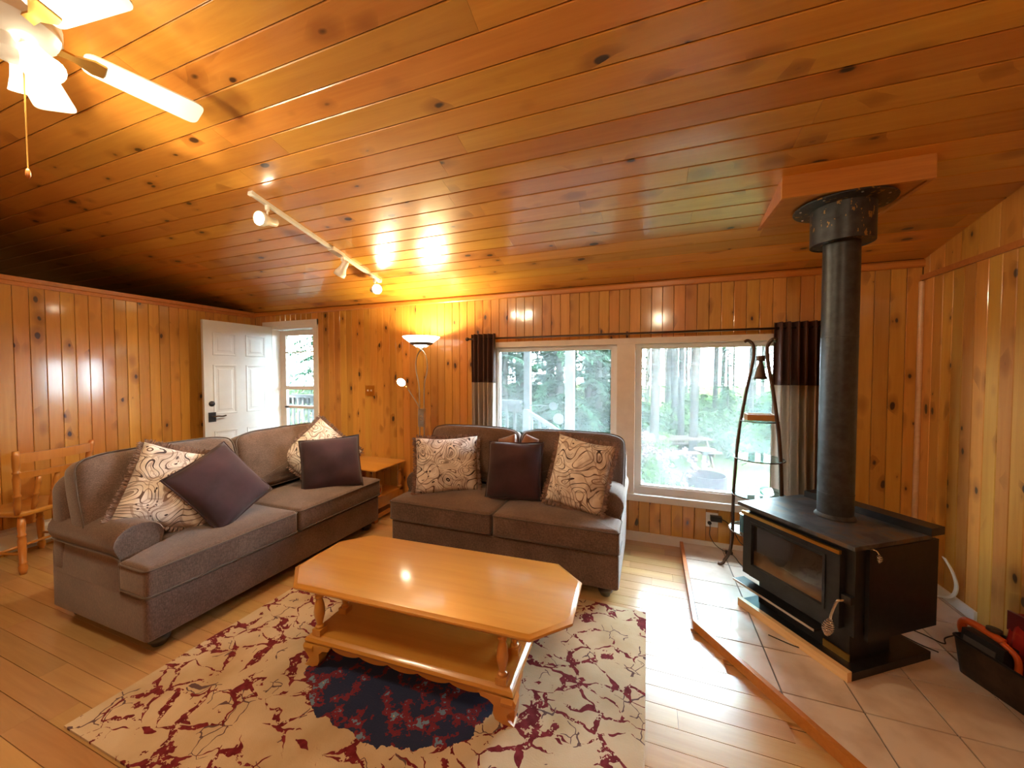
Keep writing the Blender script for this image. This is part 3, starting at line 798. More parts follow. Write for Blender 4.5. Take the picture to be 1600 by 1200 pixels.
# ------------------------------------------------------------------ loveseats
def make_loveseat(name, label):
    s = thing(name, label, 'loveseat')
    HW = 0.87; F = -0.49; B = 0.47
    # base with front rail
    bm = bmesh.new(); o2 = rounded_outline([(-HW, F + 0.02), (HW, F + 0.02), (HW, B), (-HW, B)], 0.03)
    cushion(bm, densify(o2, 0.06), 0.225, 0.012, 0.0); auto(obj('base', bm, M['fabric'], s, loc=(0, 0, 0.078)), 50)
    for sx in (-1, 1):
        # rolled arm, set back behind the T of the seat cushions
        bm = bmesh.new(); rings = []
        for y, k in ((-0.215, 0.90), (-0.228, 0.97), (-0.22, 1.0), (0.0, 1.0), (0.25, 1.0), (B - 0.02, 1.0)):
            r = []
            c = Vector((0.775, 0.40))
            prof = [(0.868, 0.29), (0.868, 0.40), (0.862, 0.475)]
            for q in range(13):
                a = -0.35 + (pi + 0.75) * q / 12
                prof.append((0.775 + 0.112 * cos(a), 0.548 + 0.092 * sin(a)))
            prof += [(0.692, 0.44), (0.690, 0.29)]
            for px_, pz_ in prof:
                p = c + (Vector((px_, pz_)) - c) * k; r.append((p.x * sx, y, p.y))
            rings.append(r if sx > 0 else r[::-1])
        loft(bm, rings); arm = auto(obj('arm', bm, M['fabric'], s), 60)
        bm = bmesh.new(); pts = [(sx*0.872, B - 0.03, 0.49), (sx*0.874, 0.1, 0.485), (sx*0.874, -0.12, 0.488), (sx*0.868, -0.205, 0.48), (sx*0.862, -0.232, 0.44), (sx*0.862, -0.232, 0.30)]
        tube(bm, smooth_path(pts), 0.006, 6); obj('piping', bm, M['piping'], arm, smooth=True)
        # seat cushion, T shaped at the front
        w0 = 0.006 * sx
        P = [(w0, F), (sx*(HW+0.005), F), (sx*(HW+0.005), -0.235), (sx*0.682, -0.225), (sx*0.682, 0.22), (w0, 0.22)]
        if sx < 0: P = P[::-1]
        o2 = densify(rounded_outline(P, 0.035), 0.05)
        bm = bmesh.new(); cushion(bm, o2, 0.165, 0.028, 0.034, 0.0, 6, (sx*0.40, -0.16), 0.004, 3 + sx)
        sc_ = obj('seat_cushion', bm, M['fabric'], s, smooth=True, loc=(0, 0, 0.305))
        for zz in (0.150, 0.016):
            bm = bmesh.new(); lp = [(p.x, p.y, zz) for p in o2]; 
            c = Vector((sx*0.40, -0.16)); lp = [(c.x + (p[0]-c.x)*1.0, c.y + (p[1]-c.y)*1.0, p[2]) for p in lp]
            tube(bm, lp + [lp[0]], 0.0048, 6, cap=False); obj('piping', bm, M['piping'], sc_, smooth=True)
        # back cushion, leaning
        P = [(-0.43, 0.0), (0.43, 0.0), (0.435, 0.30), (0.425, 0.445), (0.30, 0.475), (0.0, 0.48), (-0.30, 0.475), (-0.425, 0.445), (-0.435, 0.30)]
        o2 = densify(rounded_outline(P, 0.07), 0.05)
        bm = bmesh.new(); cushion(bm, o2, 0.20, 0.062, 0.045, 0.01, 6, (0, 0.2), 0.008, 9 + sx)
        bc = obj('back_cushion', bm, M['fabric'], s, smooth=True)
        # local cushion plane -> upright, leaning back 14 deg
        lean = rad(15)
        bc.matrix_local = basis((sx*0.437, 0.245, 0.482), (1, 0, 0), (0, -cos(lean), sin(lean)))
        bm = bmesh.new(); lp = [(p.x, p.y, 0.168) for p in o2]; tube(bm, lp + [lp[0]], 0.005, 6, cap=False); obj('piping', bm, M['piping'], bc, smooth=True)
    # upholstered back
    bm = bmesh.new(); o2 = densify(rounded_outline([(-HW, 0.0), (HW, 0.0), (HW, 0.50), (HW-0.05, 0.565), (-HW+0.05, 0.565), (-HW, 0.50)], 0.05), 0.06)
    cushion(bm, o2, 0.17, 0.05, 0.01, 0.0); bk = auto(obj('back_frame', bm, M['fabric'], s), 50)
    bk.matrix_local = basis((0, B, 0.29), (1, 0, 0), (0, -1, 0.0))
    for sx in (-1, 1):
        for y in (F + 0.10, B - 0.08):
            bm = bmesh.new(); lathe(bm, [(0.024, 0.0), (0.030, 0.004), (0.036, 0.02), (0.046, 0.03), (0.050, 0.045), (0.046, 0.058), (0.036, 0.064), (0.052, 0.072), (0.054, 0.08)], 18, (sx*(HW - 0.09), y, 0.0))
            obj('foot', bm, M['dark_foot'], s, smooth=True)
    return s
def copy_tree(o, parent=None):
    c = o.copy(); COL.objects.link(c); c.parent = parent
    if parent is not None: c.matrix_parent_inverse = o.matrix_parent_inverse.copy()
    for ch in list(o.children): copy_tree(ch, c)
    return c
sofa = make_loveseat('loveseat', 'brown chenille loveseat with its back toward the partition and chair')
sofa2 = copy_tree(sofa)
sofa.location = (-2.855, 1.96, 0); sofa.rotation_euler = (0, 0, rad(90))
sofa2.scale = (1, 0.93, 1); sofa2.location = (-1.035, 2.831, 0); sofa2['label'] = 'brown chenille loveseat standing in front of the picture window'

# ------------------------------------------------------------------ cushions on the loveseats
def pillow_bm(w, h, t, ear=0.06, n=18, seed=0, wr=0.006, pinch=0.05):
    rng = random.Random(seed); ph = [rng.uniform(0, 6.3) for _ in range(6)]
    bm = bmesh.new(); V = {}
    for side in (1, -1):
        for i in range(n + 1):
            for j in range(n + 1):
                u, v = -1 + 2*i/n, -1 + 2*j/n
                edge = i in (0, n) or j in (0, n)
                if side < 0 and edge: V[(side, i, j)] = V[(1, i, j)]; continue
                k = 1 - pinch * (1 - v*v) * abs(u)**2; k2 = 1 - pinch * (1 - u*u) * abs(v)**2
                x = u * w/2 * k; y = v * h/2 * k2
                f = max(0.0, (1 - abs(u)**2.4)) ** 0.55 * max(0.0, (1 - abs(v)**2.4)) ** 0.55
                z = side * t/2 * f
                z += wr * f * (sin(5*u + 3*v + ph[0]) + sin(7*v - 2*u + ph[1]) * 0.7)
                z += 0.012 * sin(3 * u + ph[2]) * (1 - f) * v
                V[(side, i, j)] = bm.verts.new((x, y, z))
    for side in (1, -1):
        for i in range(n):
            for j in range(n):
                q = [V[(side, i, j)], V[(side, i+1, j)], V[(side, i+1, j+1)], V[(side, i, j+1)]]
                if side < 0: q.reverse()
                try: bm.faces.new(q)
                except ValueError: pass
    return bm
def fringe_bm(w, h, pinch=0.05, seed=1, L=0.030):
    """short eyelash fringe standing round the rim"""
    rng = random.Random(seed); bm = bmesh.new(); per = []
    n = 70
    for k in range(4 * n):
        s, q = divmod(k, n); t = -1 + 2 * q / n
        u, v = ((t, -1), (1, t), (-t, 1), (-1, -t))[s]
        kx = 1 - pinch * (1 - v*v) * abs(u)**2; ky = 1 - pinch * (1 - u*u) * abs(v)**2
        p = Vector((u*w/2*kx, v*h/2*ky, 0)); nn = Vector(((0, -1), (1, 0), (0, 1), (-1, 0))[s]).to_3d()
        tt = Vector((-nn.y, nn.x, 0))
        for z in (-0.6, 0.1, 0.7):
            d = (nn * 1.0 + tt * rng.uniform(-0.6, 0.6) + Vector((0, 0, z + rng.uniform(-0.4, 0.4)))).normalized() * L * rng.uniform(0.7, 1.2)
            a = tt * 0.0034
            vs_ = [bm.verts.new(p - nn*0.006 - a), bm.verts.new(p - nn*0.006 + a), bm.verts.new(p + d + a*0.7), bm.verts.new(p + d - a*0.7)]
            bm.faces.new(vs_)
    return bm
def pillow(name, label, c, n, lean, roll, w, h, t, m, fr=False, seed=0, group=None, cord=True):
    nn = Vector(n).normalized(); Nv = nn * cos(rad(lean)) + Vector((0, 0, sin(rad(lean))))
    R = Vector((0, 0, 1)).cross(Nv).normalized(); U = Nv.cross(R)
    a = rad(roll); X = R * cos(a) + U * sin(a)
    e = thing(name, label, 'cushion', c, 0, group); e.matrix_world = basis(c, X, Nv)
    o = obj('cover', pillow_bm(w, h, t, seed=seed), m, e, smooth=True)
    if fr: obj('fringe', fringe_bm(w, h, seed=seed), M['fringe'], e)
    elif cord:
        bm = bmesh.new(); pts = []
        for k in range(80):
            s, q = divmod(k, 20); tq = -1 + 2*q/20; u, v = ((tq, -1), (1, tq), (-tq, 1), (-1, -tq))[s]
            kx = 1 - 0.05*(1-v*v)*abs(u)**2; ky = 1 - 0.05*(1-u*u)*abs(v)**2
            pts.append((u*w/2*kx, v*h/2*ky, 0.012 * sin(3*u) * 0))
        tube(bm, pts + [pts[0]], 0.005, 6, cap=False); obj('welt', bm, m, e, smooth=True)
    return e
s30, c30 = sin(rad(30)), cos(rad(30)); s40, c40 = sin(rad(40)), cos(rad(40))
pillow('paisley_cushion', 'fringed paisley cushion tilted against the arm beside the wooden chair', (-2.80, 1.44, 0.745), (cos(rad(18)), -sin(rad(18)), 0), 28, -22, 0.45, 0.50, 0.17, M['paisley'], True, 1)
pillow('plum_cushion', 'plum velvet cushion tipped on its corner over a paisley one', (-2.66, 1.63, 0.715), (1, 0, 0), 30, 24, 0.45, 0.47, 0.16, M['plum'], False, 2)
pillow('paisley_cushion', 'fringed paisley cushion standing on its corner near the end table', (-2.80, 2.56, 0.72), (c30, -s30, 0), 20, 42, 0.50, 0.50, 0.16, M['paisley'], True, 3)
pillow('plum_cushion', 'upright plum velvet cushion at the end-table end of the loveseat', (-2.59, 2.47, 0.672), (c40, -s40, 0), 18, 2, 0.48, 0.46, 0.16, M['plum'], False, 4)
pillow('paisley_cushion', 'pale paisley cushion beside the floor lamp end of the window loveseat', (-1.575, 2.70, 0.70), (s30, -c30, 0), 22, 0, 0.52, 0.46, 0.19, M['paisley'], True, 5)
pillow('plum_cushion', 'dark plum velvet cushion between two paisley ones', (-0.985, 2.72, 0.70), (0.05, -1, 0), 20, 2, 0.45, 0.45, 0.16, M['plum'], False, 6)
pillow('paisley_cushion', 'paisley cushion leaning over beside the arm nearest the stove', (-0.462, 2.66, 0.735), (-0.1, -1, 0), 20, -8, 0.43, 0.50, 0.17, M['paisley'], True, 7)
# brown satin cushion with a chopped top behind the plum one
e = thing('satin_cushion', 'brown satin cushion with a notched top peeking over the plum one', 'cushion')
bm = pillow_bm(0.36, 0.42, 0.13, n=30, seed=8, wr=0.004)
for v in bm.verts:
    if v.co.y > 0: v.co.y -= (0.13 * max(0, 1 - abs(v.co.x - 0.02) / 0.045) + 0.05 * max(0, (abs(v.co.x - 0.02) - 0.05) / 0.13)) * (v.co.y / 0.2) ** 1.2
e.matrix_world = basis((-1.02, 2.855, 0.765), (1, 0, 0), (0, -0.93, 0.36)); obj('cover', bm, M['satin'], e, smooth=True)

# ------------------------------------------------------------------ rug
rg = obj('area_rug', bbox(-1.125, 1.12, -0.80, 0.80, 0.001, 0.010, 0.003), M['rug'])
rg.location = (-1.12, 1.555, 0); tag(rg, 'cream rug with a worn burgundy pattern under the coffee table', 'rug')

# ------------------------------------------------------------------ coffee table
ct = thing('coffee_table', 'honey maple coffee table with clipped corners and a lower shelf', 'table', (-1.065, 1.675, 0.010), rad(2.6))
def octagon(hx, hy, c): return [(-hx + c, -hy), (hx - c, -hy), (hx, -hy + c), (hx, hy - c), (hx - c, hy), (-hx + c, hy), (-hx, hy - c), (-hx, -hy + c)]
bm = bmesh.new(); rings = []
for d, z in ((0.030, 0.358), (0.010, 0.362), (0.002, 0.370), (0.0, 0.376), (0.002, 0.381), (0.012, 0.384), (0.020, 0.389), (0.030, 0.390)):
    rings.append([(x, y, z) for x, y in octagon(0.765 - d, 0.312 - d, 0.150 - d*0.58)])
loft(bm, rings); auto(obj('tabletop', bm, M['maple'], ct), 25)
post = [(0.013, 0.176), (0.020, 0.178), (0.020, 0.188), (0.013, 0.194), (0.016, 0.206), (0.024, 0.240), (0.026, 0.26), (0.022, 0.295), (0.016, 0.318), (0.013, 0.326), (0.020, 0.332), (0.020, 0.340), (0.014, 0.346), (0.017, 0.360)]
for sx in (-1, 1):
    for y in (-0.275, -0.10, 0.10, 0.275):
        bm = bmesh.new(); lathe(bm, post, 16, (sx*0.485, y, 0)); box(bm, sx*0.485 - 0.024, sx*0.485 + 0.024, y - 0.024, y + 0.024, 0.148, 0.177)
        auto(obj('turned_post', bm, M['maple_z'], ct), 40)
bm = bmesh.new(); rings = []
for d, z in ((0.02, 0.112), (0.004, 0.116), (0.0, 0.126), (0.006, 0.138), (0.014, 0.142), (0.022, 0.149)):
    rings.append([(x, y, z) for x, y in ((-0.545 + d, -0.312 + d), (0.545 - d, -0.312 + d), (0.545 - d, 0.312 - d), (-0.545 + d, 0.312 - d))])
loft(bm, rings); auto(obj('lower_shelf', bm, M['maple'], ct), 25)
for sy in (-1, 1):   # scalloped skirt
    bm = bmesh.new(); prof = []
    for k in range(41):
        x = -0.40 + 0.8 * k / 40; prof.append((x, 0.088 - 0.016 * abs(cos(5*pi*x/0.8)) ** 0.7))
    ring = [(x, z) for x, z in prof] + [(0.40, 0.114), (-0.40, 0.114)]
    loft(bm, [[(x, sy*0.285, z) for x, z in ring], [(x, sy*0.27, z) for x, z in ring]]); obj('skirt', bm, M['maple'], ct)
for sx in (-1, 1):
    for sy in (-1, 1):
        bm = bmesh.new()
        prof = [(0.545, 0.113), (0.556, 0.096), (0.552, 0.078), (0.532, 0.058), (0.516, 0.040), (0.522, 0.018), (0.548, 0.0), (0.500, 0.0), (0.466, 0.012), (0.455, 0.035), (0.458, 0.07), (0.435, 0.088), (0.40, 0.094), (0.39, 0.113)]
        loft(bm, [[(sx*a, sy*yy, z) for a, z in prof] for yy in (0.312, 0.262)])
        loft(bm, [[(sx*xx, sy*(a - 0.236), z) for a, z in prof] for xx in (0.542, 0.492)])
        obj('scroll_foot', bm, M['maple'], ct)

# ------------------------------------------------------------------ end table with a carton
et = thing('end_table', 'maple end table with turned legs between the two loveseats', 'table', (-2.745, 3.095, 0))
bm = bmesh.new(); rings = []
for d, z in ((0.02, 0.508), (0.004, 0.512), (0.0, 0.520), (0.006, 0.528), (0.016, 0.530)):
    rings.append([(x, y, z) for x, y in ((-0.29 + d, -0.245 + d), (0.29 - d, -0.245 + d), (0.29 - d, 0.245 - d), (-0.29 + d, 0.245 - d))])
loft(bm, rings); auto(obj('tabletop', bm, M['maple'], et), 25)
for sx in (-1, 1):
    for sy in (-1, 1):
        bm = bmesh.new(); lathe(bm, [(0.016, 0.245), (0.024, 0.25), (0.024, 0.262), (0.015, 0.27), (0.018, 0.285), (0.027, 0.33), (0.026, 0.355), (0.016, 0.40), (0.013, 0.41), (0.022, 0.418), (0.022, 0.428), (0.015, 0.436), (0.018, 0.51)], 16, (sx*0.24, sy*0.195, 0))
        box(bm, sx*0.24 - 0.025, sx*0.24 + 0.025, sy*0.195 - 0.025, sy*0.195 + 0.025, 0.0, 0.246); auto(obj('leg', bm, M['maple_z'], et), 40)
obj('shelf', bbox(-0.265, 0.265, -0.22, 0.22, 0.215, 0.24, 0.004), M['maple'], et)
obj('front_rail', bbox(-0.215, 0.215, -0.205, -0.19, 0.12, 0.215, 0.003), M['maple'], et)
obj('bottom_rail', bbox(-0.215, 0.215, -0.205, -0.19, 0.03, 0.07, 0.003), M['maple'], et)
obj('side_rail', bbox(0.235, 0.25, -0.17, 0.17, 0.12, 0.215, 0.003), M['maple'], et); obj('bottom_rail', bbox(0.235, 0.25, -0.17, 0.17, 0.03, 0.07, 0.003), M['maple'], et)
cb = thing('tissue_carton', 'small white carton with a red print on the end table shelf', 'box', (-2.60, 2.99, 0.240), rad(20))
obj('carton', bbox(-0.075, 0.075, -0.055, 0.055, 0.0, 0.085, 0.003), M['carton'], cb)
bm = bmesh.new(); lathe(bm, [(0.026, 0.0), (0.026, 0.0015), (0.0, 0.0015)], 20); o = obj('printed_rose', bm, M['red_ink'], cb); o.matrix_local = basis((0.0755, -0.01, 0.045), (0, 1, 0), (1, 0, 0))
bm = bmesh.new(); lathe(bm, [(0.028, 0.0), (0.028, 0.0015), (0.0, 0.0015)], 20); o = obj('printed_rose', bm, M['red_ink'], cb); o.matrix_local = basis((0.03, -0.0555, 0.045), (1, 0, 0), (0, -1, 0))

# ------------------------------------------------------------------ floor lamp
lm = thing('floor_lamp', 'lit steel torchiere floor lamp with a side reading arm', 'lamp', (-2.115, 3.14, 0))
bm = bmesh.new(); lathe(bm, [(0.13, 0.0), (0.135, 0.004), (0.13, 0.016), (0.05, 0.026), (0.02, 0.034)], 32); auto(obj('base', bm, M['steel'], lm))
for s in (-1, 1):
    bm = bmesh.new()
    pts = [(s*0.026, 0, 0.02), (s*0.026, 0, 0.5), (s*0.026, 0, 0.9), (s*0.026, 0, 1.20), (s*0.034, 0, 1.36), (s*0.062, 0, 1.48), (s*0.064, 0, 1.58), (s*0.036, 0, 1.66), (-s*0.02, 0, 1.71), (-s*0.07, 0, 1.735), (-s*0.105, 0, 1.748)]
    tube(bm, smooth_path(pts, 8), 0.0062, 10); obj('pole', bm, M['steel'], lm, smooth=True)
sw = obj('switch_box', bbox(-0.034, 0.034, -0.016, 0.016, 0.93, 1.11, 0.008, 3), M['steel'], lm)
for z in (1.00, 1.035): 
    bm = bmesh.new(); tube(bm, smooth_path([(-0.012, -0.020, z), (0.0, -0.026, z + 0.006), (0.014, -0.020, z - 0.002)]), 0.004, 6); obj('switch', bm, M['chrome'], sw, smooth=True)
bm = bmesh.new(); tube(bm, smooth_path([(-0.01, -0.02, 1.10), (-0.03, -0.03, 1.16), (-0.09, -0.06, 1.27), (-0.135, -0.08, 1.355)]), 0.006, 8); ra = obj('reading_arm', bm, M['steel'], lm, smooth=True)
hd_ = basis((-0.165, -0.10, 1.375), (1, 0, 0.35), (-0.25, -0.80, -0.55))
bm = bmesh.new(); lathe(bm, [(0.012, -0.035), (0.022, -0.03), (0.036, -0.005), (0.048, 0.002), (0.049, 0.006), (0.044, 0.006)], 24, cap=True); o = obj('reading_head', bm, M['steel'], ra, smooth=True); o.matrix_local = hd_
bm = bmesh.new(); lathe(bm, [(0.042, 0.0065), (0.03, 0.012), (0.0, 0.015)], 24); o = obj('reading_bulb', bm, M['bulb'], ra, smooth=True); o.matrix_local = hd_
bm = bmesh.new(); tube(bm, [(-0.118, -0.09, 1.335), (-0.10, -0.085, 1.30)], 0.006, 8); obj('head_grip', bm, M['brass'], ra, smooth=True)
bm = bmesh.new(); lathe(bm, [(0.0, 1.716), (0.05, 1.720), (0.078, 1.742), (0.112, 1.762), (0.172, 1.808), (0.182, 1.822), (0.178, 1.822), (0.165, 1.806), (0.105, 1.768), (0.07, 1.750), (0.0, 1.735)], 40, cap=False); obj('shade', bm, M['bowl'], lm, smooth=True)
bm = bmesh.new(); lathe(bm, [(0.078, 1.739), (0.102, 1.748), (0.115, 1.760), (0.113, 1.765), (0.084, 1.748)], 40, cap=False); obj('shade_ring', bm, M['grey_plastic'], lm, smooth=True)
def lamp_light(name, typ, parent, loc, energy, color=WARM, size=0.05, aim=None, spot=70, blend=0.6):
    ld = bpy.data.lights.new(name, typ); ld.energy = energy; ld.color = color
    if typ in ('POINT', 'SPOT'): ld.shadow_soft_size = size
    if typ == 'SPOT': ld.spot_size = rad(spot); ld.spot_blend = blend
    o = bpy.data.objects.new(name, ld); link(o)
    o.location = loc
    if aim is not None: o.rotation_euler = (Vector(aim) - Vector(loc)).to_track_quat('-Z', 'Y').to_euler()
    if parent is not None:
        o.parent = parent; bpy.context.view_layer.update(); o.matrix_parent_inverse = parent.matrix_world.inverted()
    return o
lamp_light('torchiere_light', 'SPOT', lm, (-2.115, 3.14, 1.80), 60, (1.0, 0.80, 0.40), 0.06, (-2.115, 3.13, 3.0), 165, 0.5)
lamp_light('reading_light', 'SPOT', lm, (-2.29, 3.02, 1.36), 6, WARM, 0.03, (-2.5, 2.5, 0.9), 90, 0.7)

# ------------------------------------------------------------------ track light on the ceiling
tx = -2.42
tk = thing('track_light', 'white ceiling track carrying three spotlights', 'track light', (tx, 2.30, zc(2.30)))
tinv = Matrix.Translation(-tk.location)
def tp(name, bm, m, parent=None, **k):
    o = obj(name, bm, m, parent or tk, **k); 
    if parent is None: o.matrix_parent_inverse = tinv
    return o
def cpt(x, y, d): return Vector((x, y, zc(y) - d))
bm = bmesh.new(); a, b = cpt(tx, 1.70, 0.011), cpt(tx, 2.905, 0.011)
d = (b - a).normalized(); upv = Vector((0, SL, 1)).normalized(); sd = d.cross(upv)
def barbox(bm, a, b, hw, hh):
    loft(bm, [[p + sd*x*hw + upv*z*hh for x, z in ((-1,-1),(1,-1),(1,1),(-1,1))] for p in (a, b)])
barbox(bm, a, b, 0.017, 0.010); tp('track', bm, M['white'])
bm = bmesh.new(); barbox(bm, cpt(tx, 2.33, 0.014), cpt(tx, 2.45, 0.014), 0.030, 0.014); tp('feed_box', bm, M['cream'])
bm = bmesh.new(); barbox(bm, cpt(tx, 1.685, 0.012), cpt(tx, 1.705, 0.012), 0.020, 0.012); tp('end_cap', bm, M['white'])
bm = bmesh.new(); barbox(bm, cpt(tx, 2.895, 0.012), cpt(tx, 2.915, 0.012), 0.020, 0.012); tp('end_cap', bm, M['white'])
for y, aim, lit, pw in ((1.80, (-2.12, -1.05, 2.05), True, 60), (2.45, (-3.2, 2.42, 1.2), True, 60), (2.84, (0.13, 1.34, 1.90), True, 70)):
    p = cpt(tx, y, 0.02); q = Vector((tx, y, p.z - 0.10))
    bm = bmesh.new(); tube(bm, [p, p + Vector((0, 0, -0.035))], 0.014, 10); tube(bm, [p + Vector((0, 0, -0.03)), q], 0.006, 8)
    stem = tp('lamp_stem', bm, M['white'])
    D_ = (Vector(aim) - q).normalized(); mt = basis(q, Vector((0.3, 1, 0.2)), D_)
    if abs(D_.dot(Vector((0.3, 1, 0.2)).normalized())) > 0.99: mt = basis(q, (1, 0, 0), D_)
    z = D_; x = z.cross(Vector((0, 0, 1))).normalized(); yv = z.cross(x); mt = Matrix((x, yv, z)).transposed().to_4x4(); mt.translation = q - D_ * 0.02
    bm = bmesh.new(); lathe(bm, [(0.0, -0.055), (0.018, -0.054), (0.026, -0.045), (0.028, -0.02), (0.029, 0.01), (0.040, 0.045), (0.046, 0.055), (0.047, 0.085), (0.043, 0.085), (0.041, 0.058)], 24, cap=False)
    h = obj('lamp_head', bm, M['white'], stem, smooth=True); h.matrix_world = mt
    bm = bmesh.new(); lathe(bm, [(0.041, 0.062), (0.038, 0.074), (0.022, 0.084), (0.0, 0.087)], 24); h2 = obj('bulb', bm, M['bulb'], stem, smooth=True); h2.matrix_world = mt
    lamp_light('spot_light', 'SPOT', tk, q + D_ * 0.09, pw, WARM, 0.035, Vector(aim), 100, 0.75)

# ------------------------------------------------------------------ ceiling fan
FX, FY, FZ = -2.07, 0.622, 2.63
fan = thing('ceiling_fan', 'white five-blade ceiling fan with lit glass shades', 'ceiling fan', (FX, FY, zc(FY)))
fi = Matrix.Translation(-fan.location)
def fp(name, bm, m, parent=None, **k):
    o = obj(name, bm, m, parent or fan, **k)
    if parent is None: o.matrix_parent_inverse = fi
    return o
bm = bmesh.new(); lathe(bm, [(0.075, zc(FY) + 0.01), (0.075, zc(FY) - 0.05), (0.05, zc(FY) - 0.075), (0.016, zc(FY) - 0.08), (0.016, FZ + 0.10)], 28, (FX, FY, 0)); auto(fp('mount', bm, M['white']))
bm = bmesh.new(); lathe(bm, [(0.03, FZ + 0.12), (0.10, FZ + 0.11), (0.125, FZ + 0.07), (0.125, FZ + 0.02), (0.10, FZ - 0.01), (0.055, FZ - 0.03), (0.055, FZ - 0.075), (0.03, FZ - 0.09)], 32, (FX, FY, 0)); auto(fp('motor_housing', bm, M['white']))
for k in range(5):
    a = rad(77 + 72 * k); d = Vector((cos(a), sin(a), 0)); t = Vector((-sin(a), cos(a), 0))
    bm = bmesh.new()
    outl = rounded_outline([(0.17, -0.052), (0.53, -0.066), (0.53, 0.066), (0.17, 0.052)], 0.035, 5)
    tl_ = rad(-13)
    def P3(r, s, z): return Vector((FX, FY, FZ + 0.018)) + d*r + t*s*cos(tl_) + Vector((0, 0, s*sin(tl_) + z))
    loft(bm, [[P3(p.x, p.y, -0.003) for p in outl], [P3(p.x, p.y, 0.003) for p in outl]])
    bl = fp('blade', bm, M['vinyl'])
    bm = bmesh.new(); loft(bm, [[P3(r, s, z) for s, z in ((-wd, -0.010), (wd, -0.010), (wd, -0.003), (-wd, -0.003))] for r, wd in ((0.09, 0.018), (0.15, 0.014), (0.20, 0.035), (0.23, 0.03))])
    fp('blade_arm', bm, M['brass'], bl)
for k in range(3):
    a = rad(20 + 120 * k); d = Vector((cos(a), sin(a), 0)); c = Vector((FX, FY, FZ - 0.055)) + d * 0.075
    bm = bmesh.new(); tube(bm, [Vector((FX, FY, FZ - 0.045)) + d*0.03, c], 0.012, 10); arm_ = fp('lamp_arm', bm, M['white'], None, smooth=True)
    dn = (d * 0.55 + Vector((0, 0, -0.83))).normalized(); x = dn.cross(Vector((0, 0, 1))).normalized(); yv = dn.cross(x); mt = Matrix((x, yv, dn)).transposed().to_4x4(); mt.translation = c
    bm = bmesh.new(); lathe(bm, [(0.018, 0.0), (0.03, 0.012), (0.038, 0.045), (0.052, 0.085), (0.055, 0.09), (0.050, 0.085), (0.034, 0.045)], 20, cap=False); g = fp('glass_shade', bm, M['tulip'], arm_, smooth=True); g.matrix_world = mt
    lamp_light('fan_bulb', 'POINT', fan, c + dn * 0.12, 16, WARM, 0.045)
bm = bmesh.new(); tube(bm, [(FX + 0.045, FY + 0.02, FZ - 0.08), (FX + 0.046, FY + 0.021, FZ - 0.46)], 0.0022, 6); pc = fp('pull_chain', bm, M['brass'])
bm = bmesh.new(); lathe(bm, [(0.002, 0.0), (0.006, -0.008), (0.007, -0.025), (0.003, -0.035)], 10, (FX + 0.046, FY + 0.021, FZ - 0.46)); fp('chain_fob', bm, M['trim_pine'], pc, smooth=True)

# unseen ceiling lamp added behind the camera as warm fill for the room
pl = thing('added_fill_lamp', 'added fill lamp with a lit glass bowl, unseen behind the viewer', 'lamp', (0.2, -1.6, zc(-1.6)))
bm = bmesh.new(); lathe(bm, [(0.07, 0.01), (0.07, -0.03), (0.0, -0.04)], 24); auto(obj('canopy', bm, M['white'], pl))
bm = bmesh.new(); lathe(bm, [(0.0, -0.16), (0.09, -0.15), (0.15, -0.11), (0.17, -0.05), (0.165, -0.05), (0.14, -0.10), (0.0, -0.14)], 28, cap=False); obj('bowl', bm, M['tulip'], pl, smooth=True)
lamp_light('added_fill_light', 'POINT', pl, (0.2, -1.6, zc(-1.6) - 0.24), 45, WARM, 0.10)

# ------------------------------------------------------------------ curtains and rod
cr = thing('curtain_rod', 'thin dark curtain rod above the picture window', 'curtain rod', (-0.2, 3.318, 1.80))
ci = Matrix.Translation((0.2, -3.318, -1.80))
def cp(name, bm, m, parent=None, **k):
    o = obj(name, bm, m, parent or cr, **k)
    if parent is None: o.matrix_parent_inverse = ci
    return o
bm = bmesh.new(); tube(bm, [(-1.68, 3.318, 1.80), (1.24, 3.318, 1.80)], 0.009, 10); cp('rod', bm, M['bronze'], smooth=True)
for x in (-1.70, 1.26):
    bm = bmesh.new(); lathe(bm, [(0.0, -0.02), (0.014, -0.014), (0.019, 0), (0.014, 0.014), (0.0, 0.02)], 14); o = cp('finial', bm, M['bronze'], smooth=True); o.location = (x, 3.318, 1.80)
for x in (-1.64, -0.18, 1.20):
    bm = bmesh.new(); tube(bm, [(x, YB, 1.795), (x, 3.318, 1.79)], 0.006, 8); box(bm, x - 0.010, x + 0.010, YB - 0.006, YB, 1.77, 1.825); cp('bracket', bm, M['bronze'])
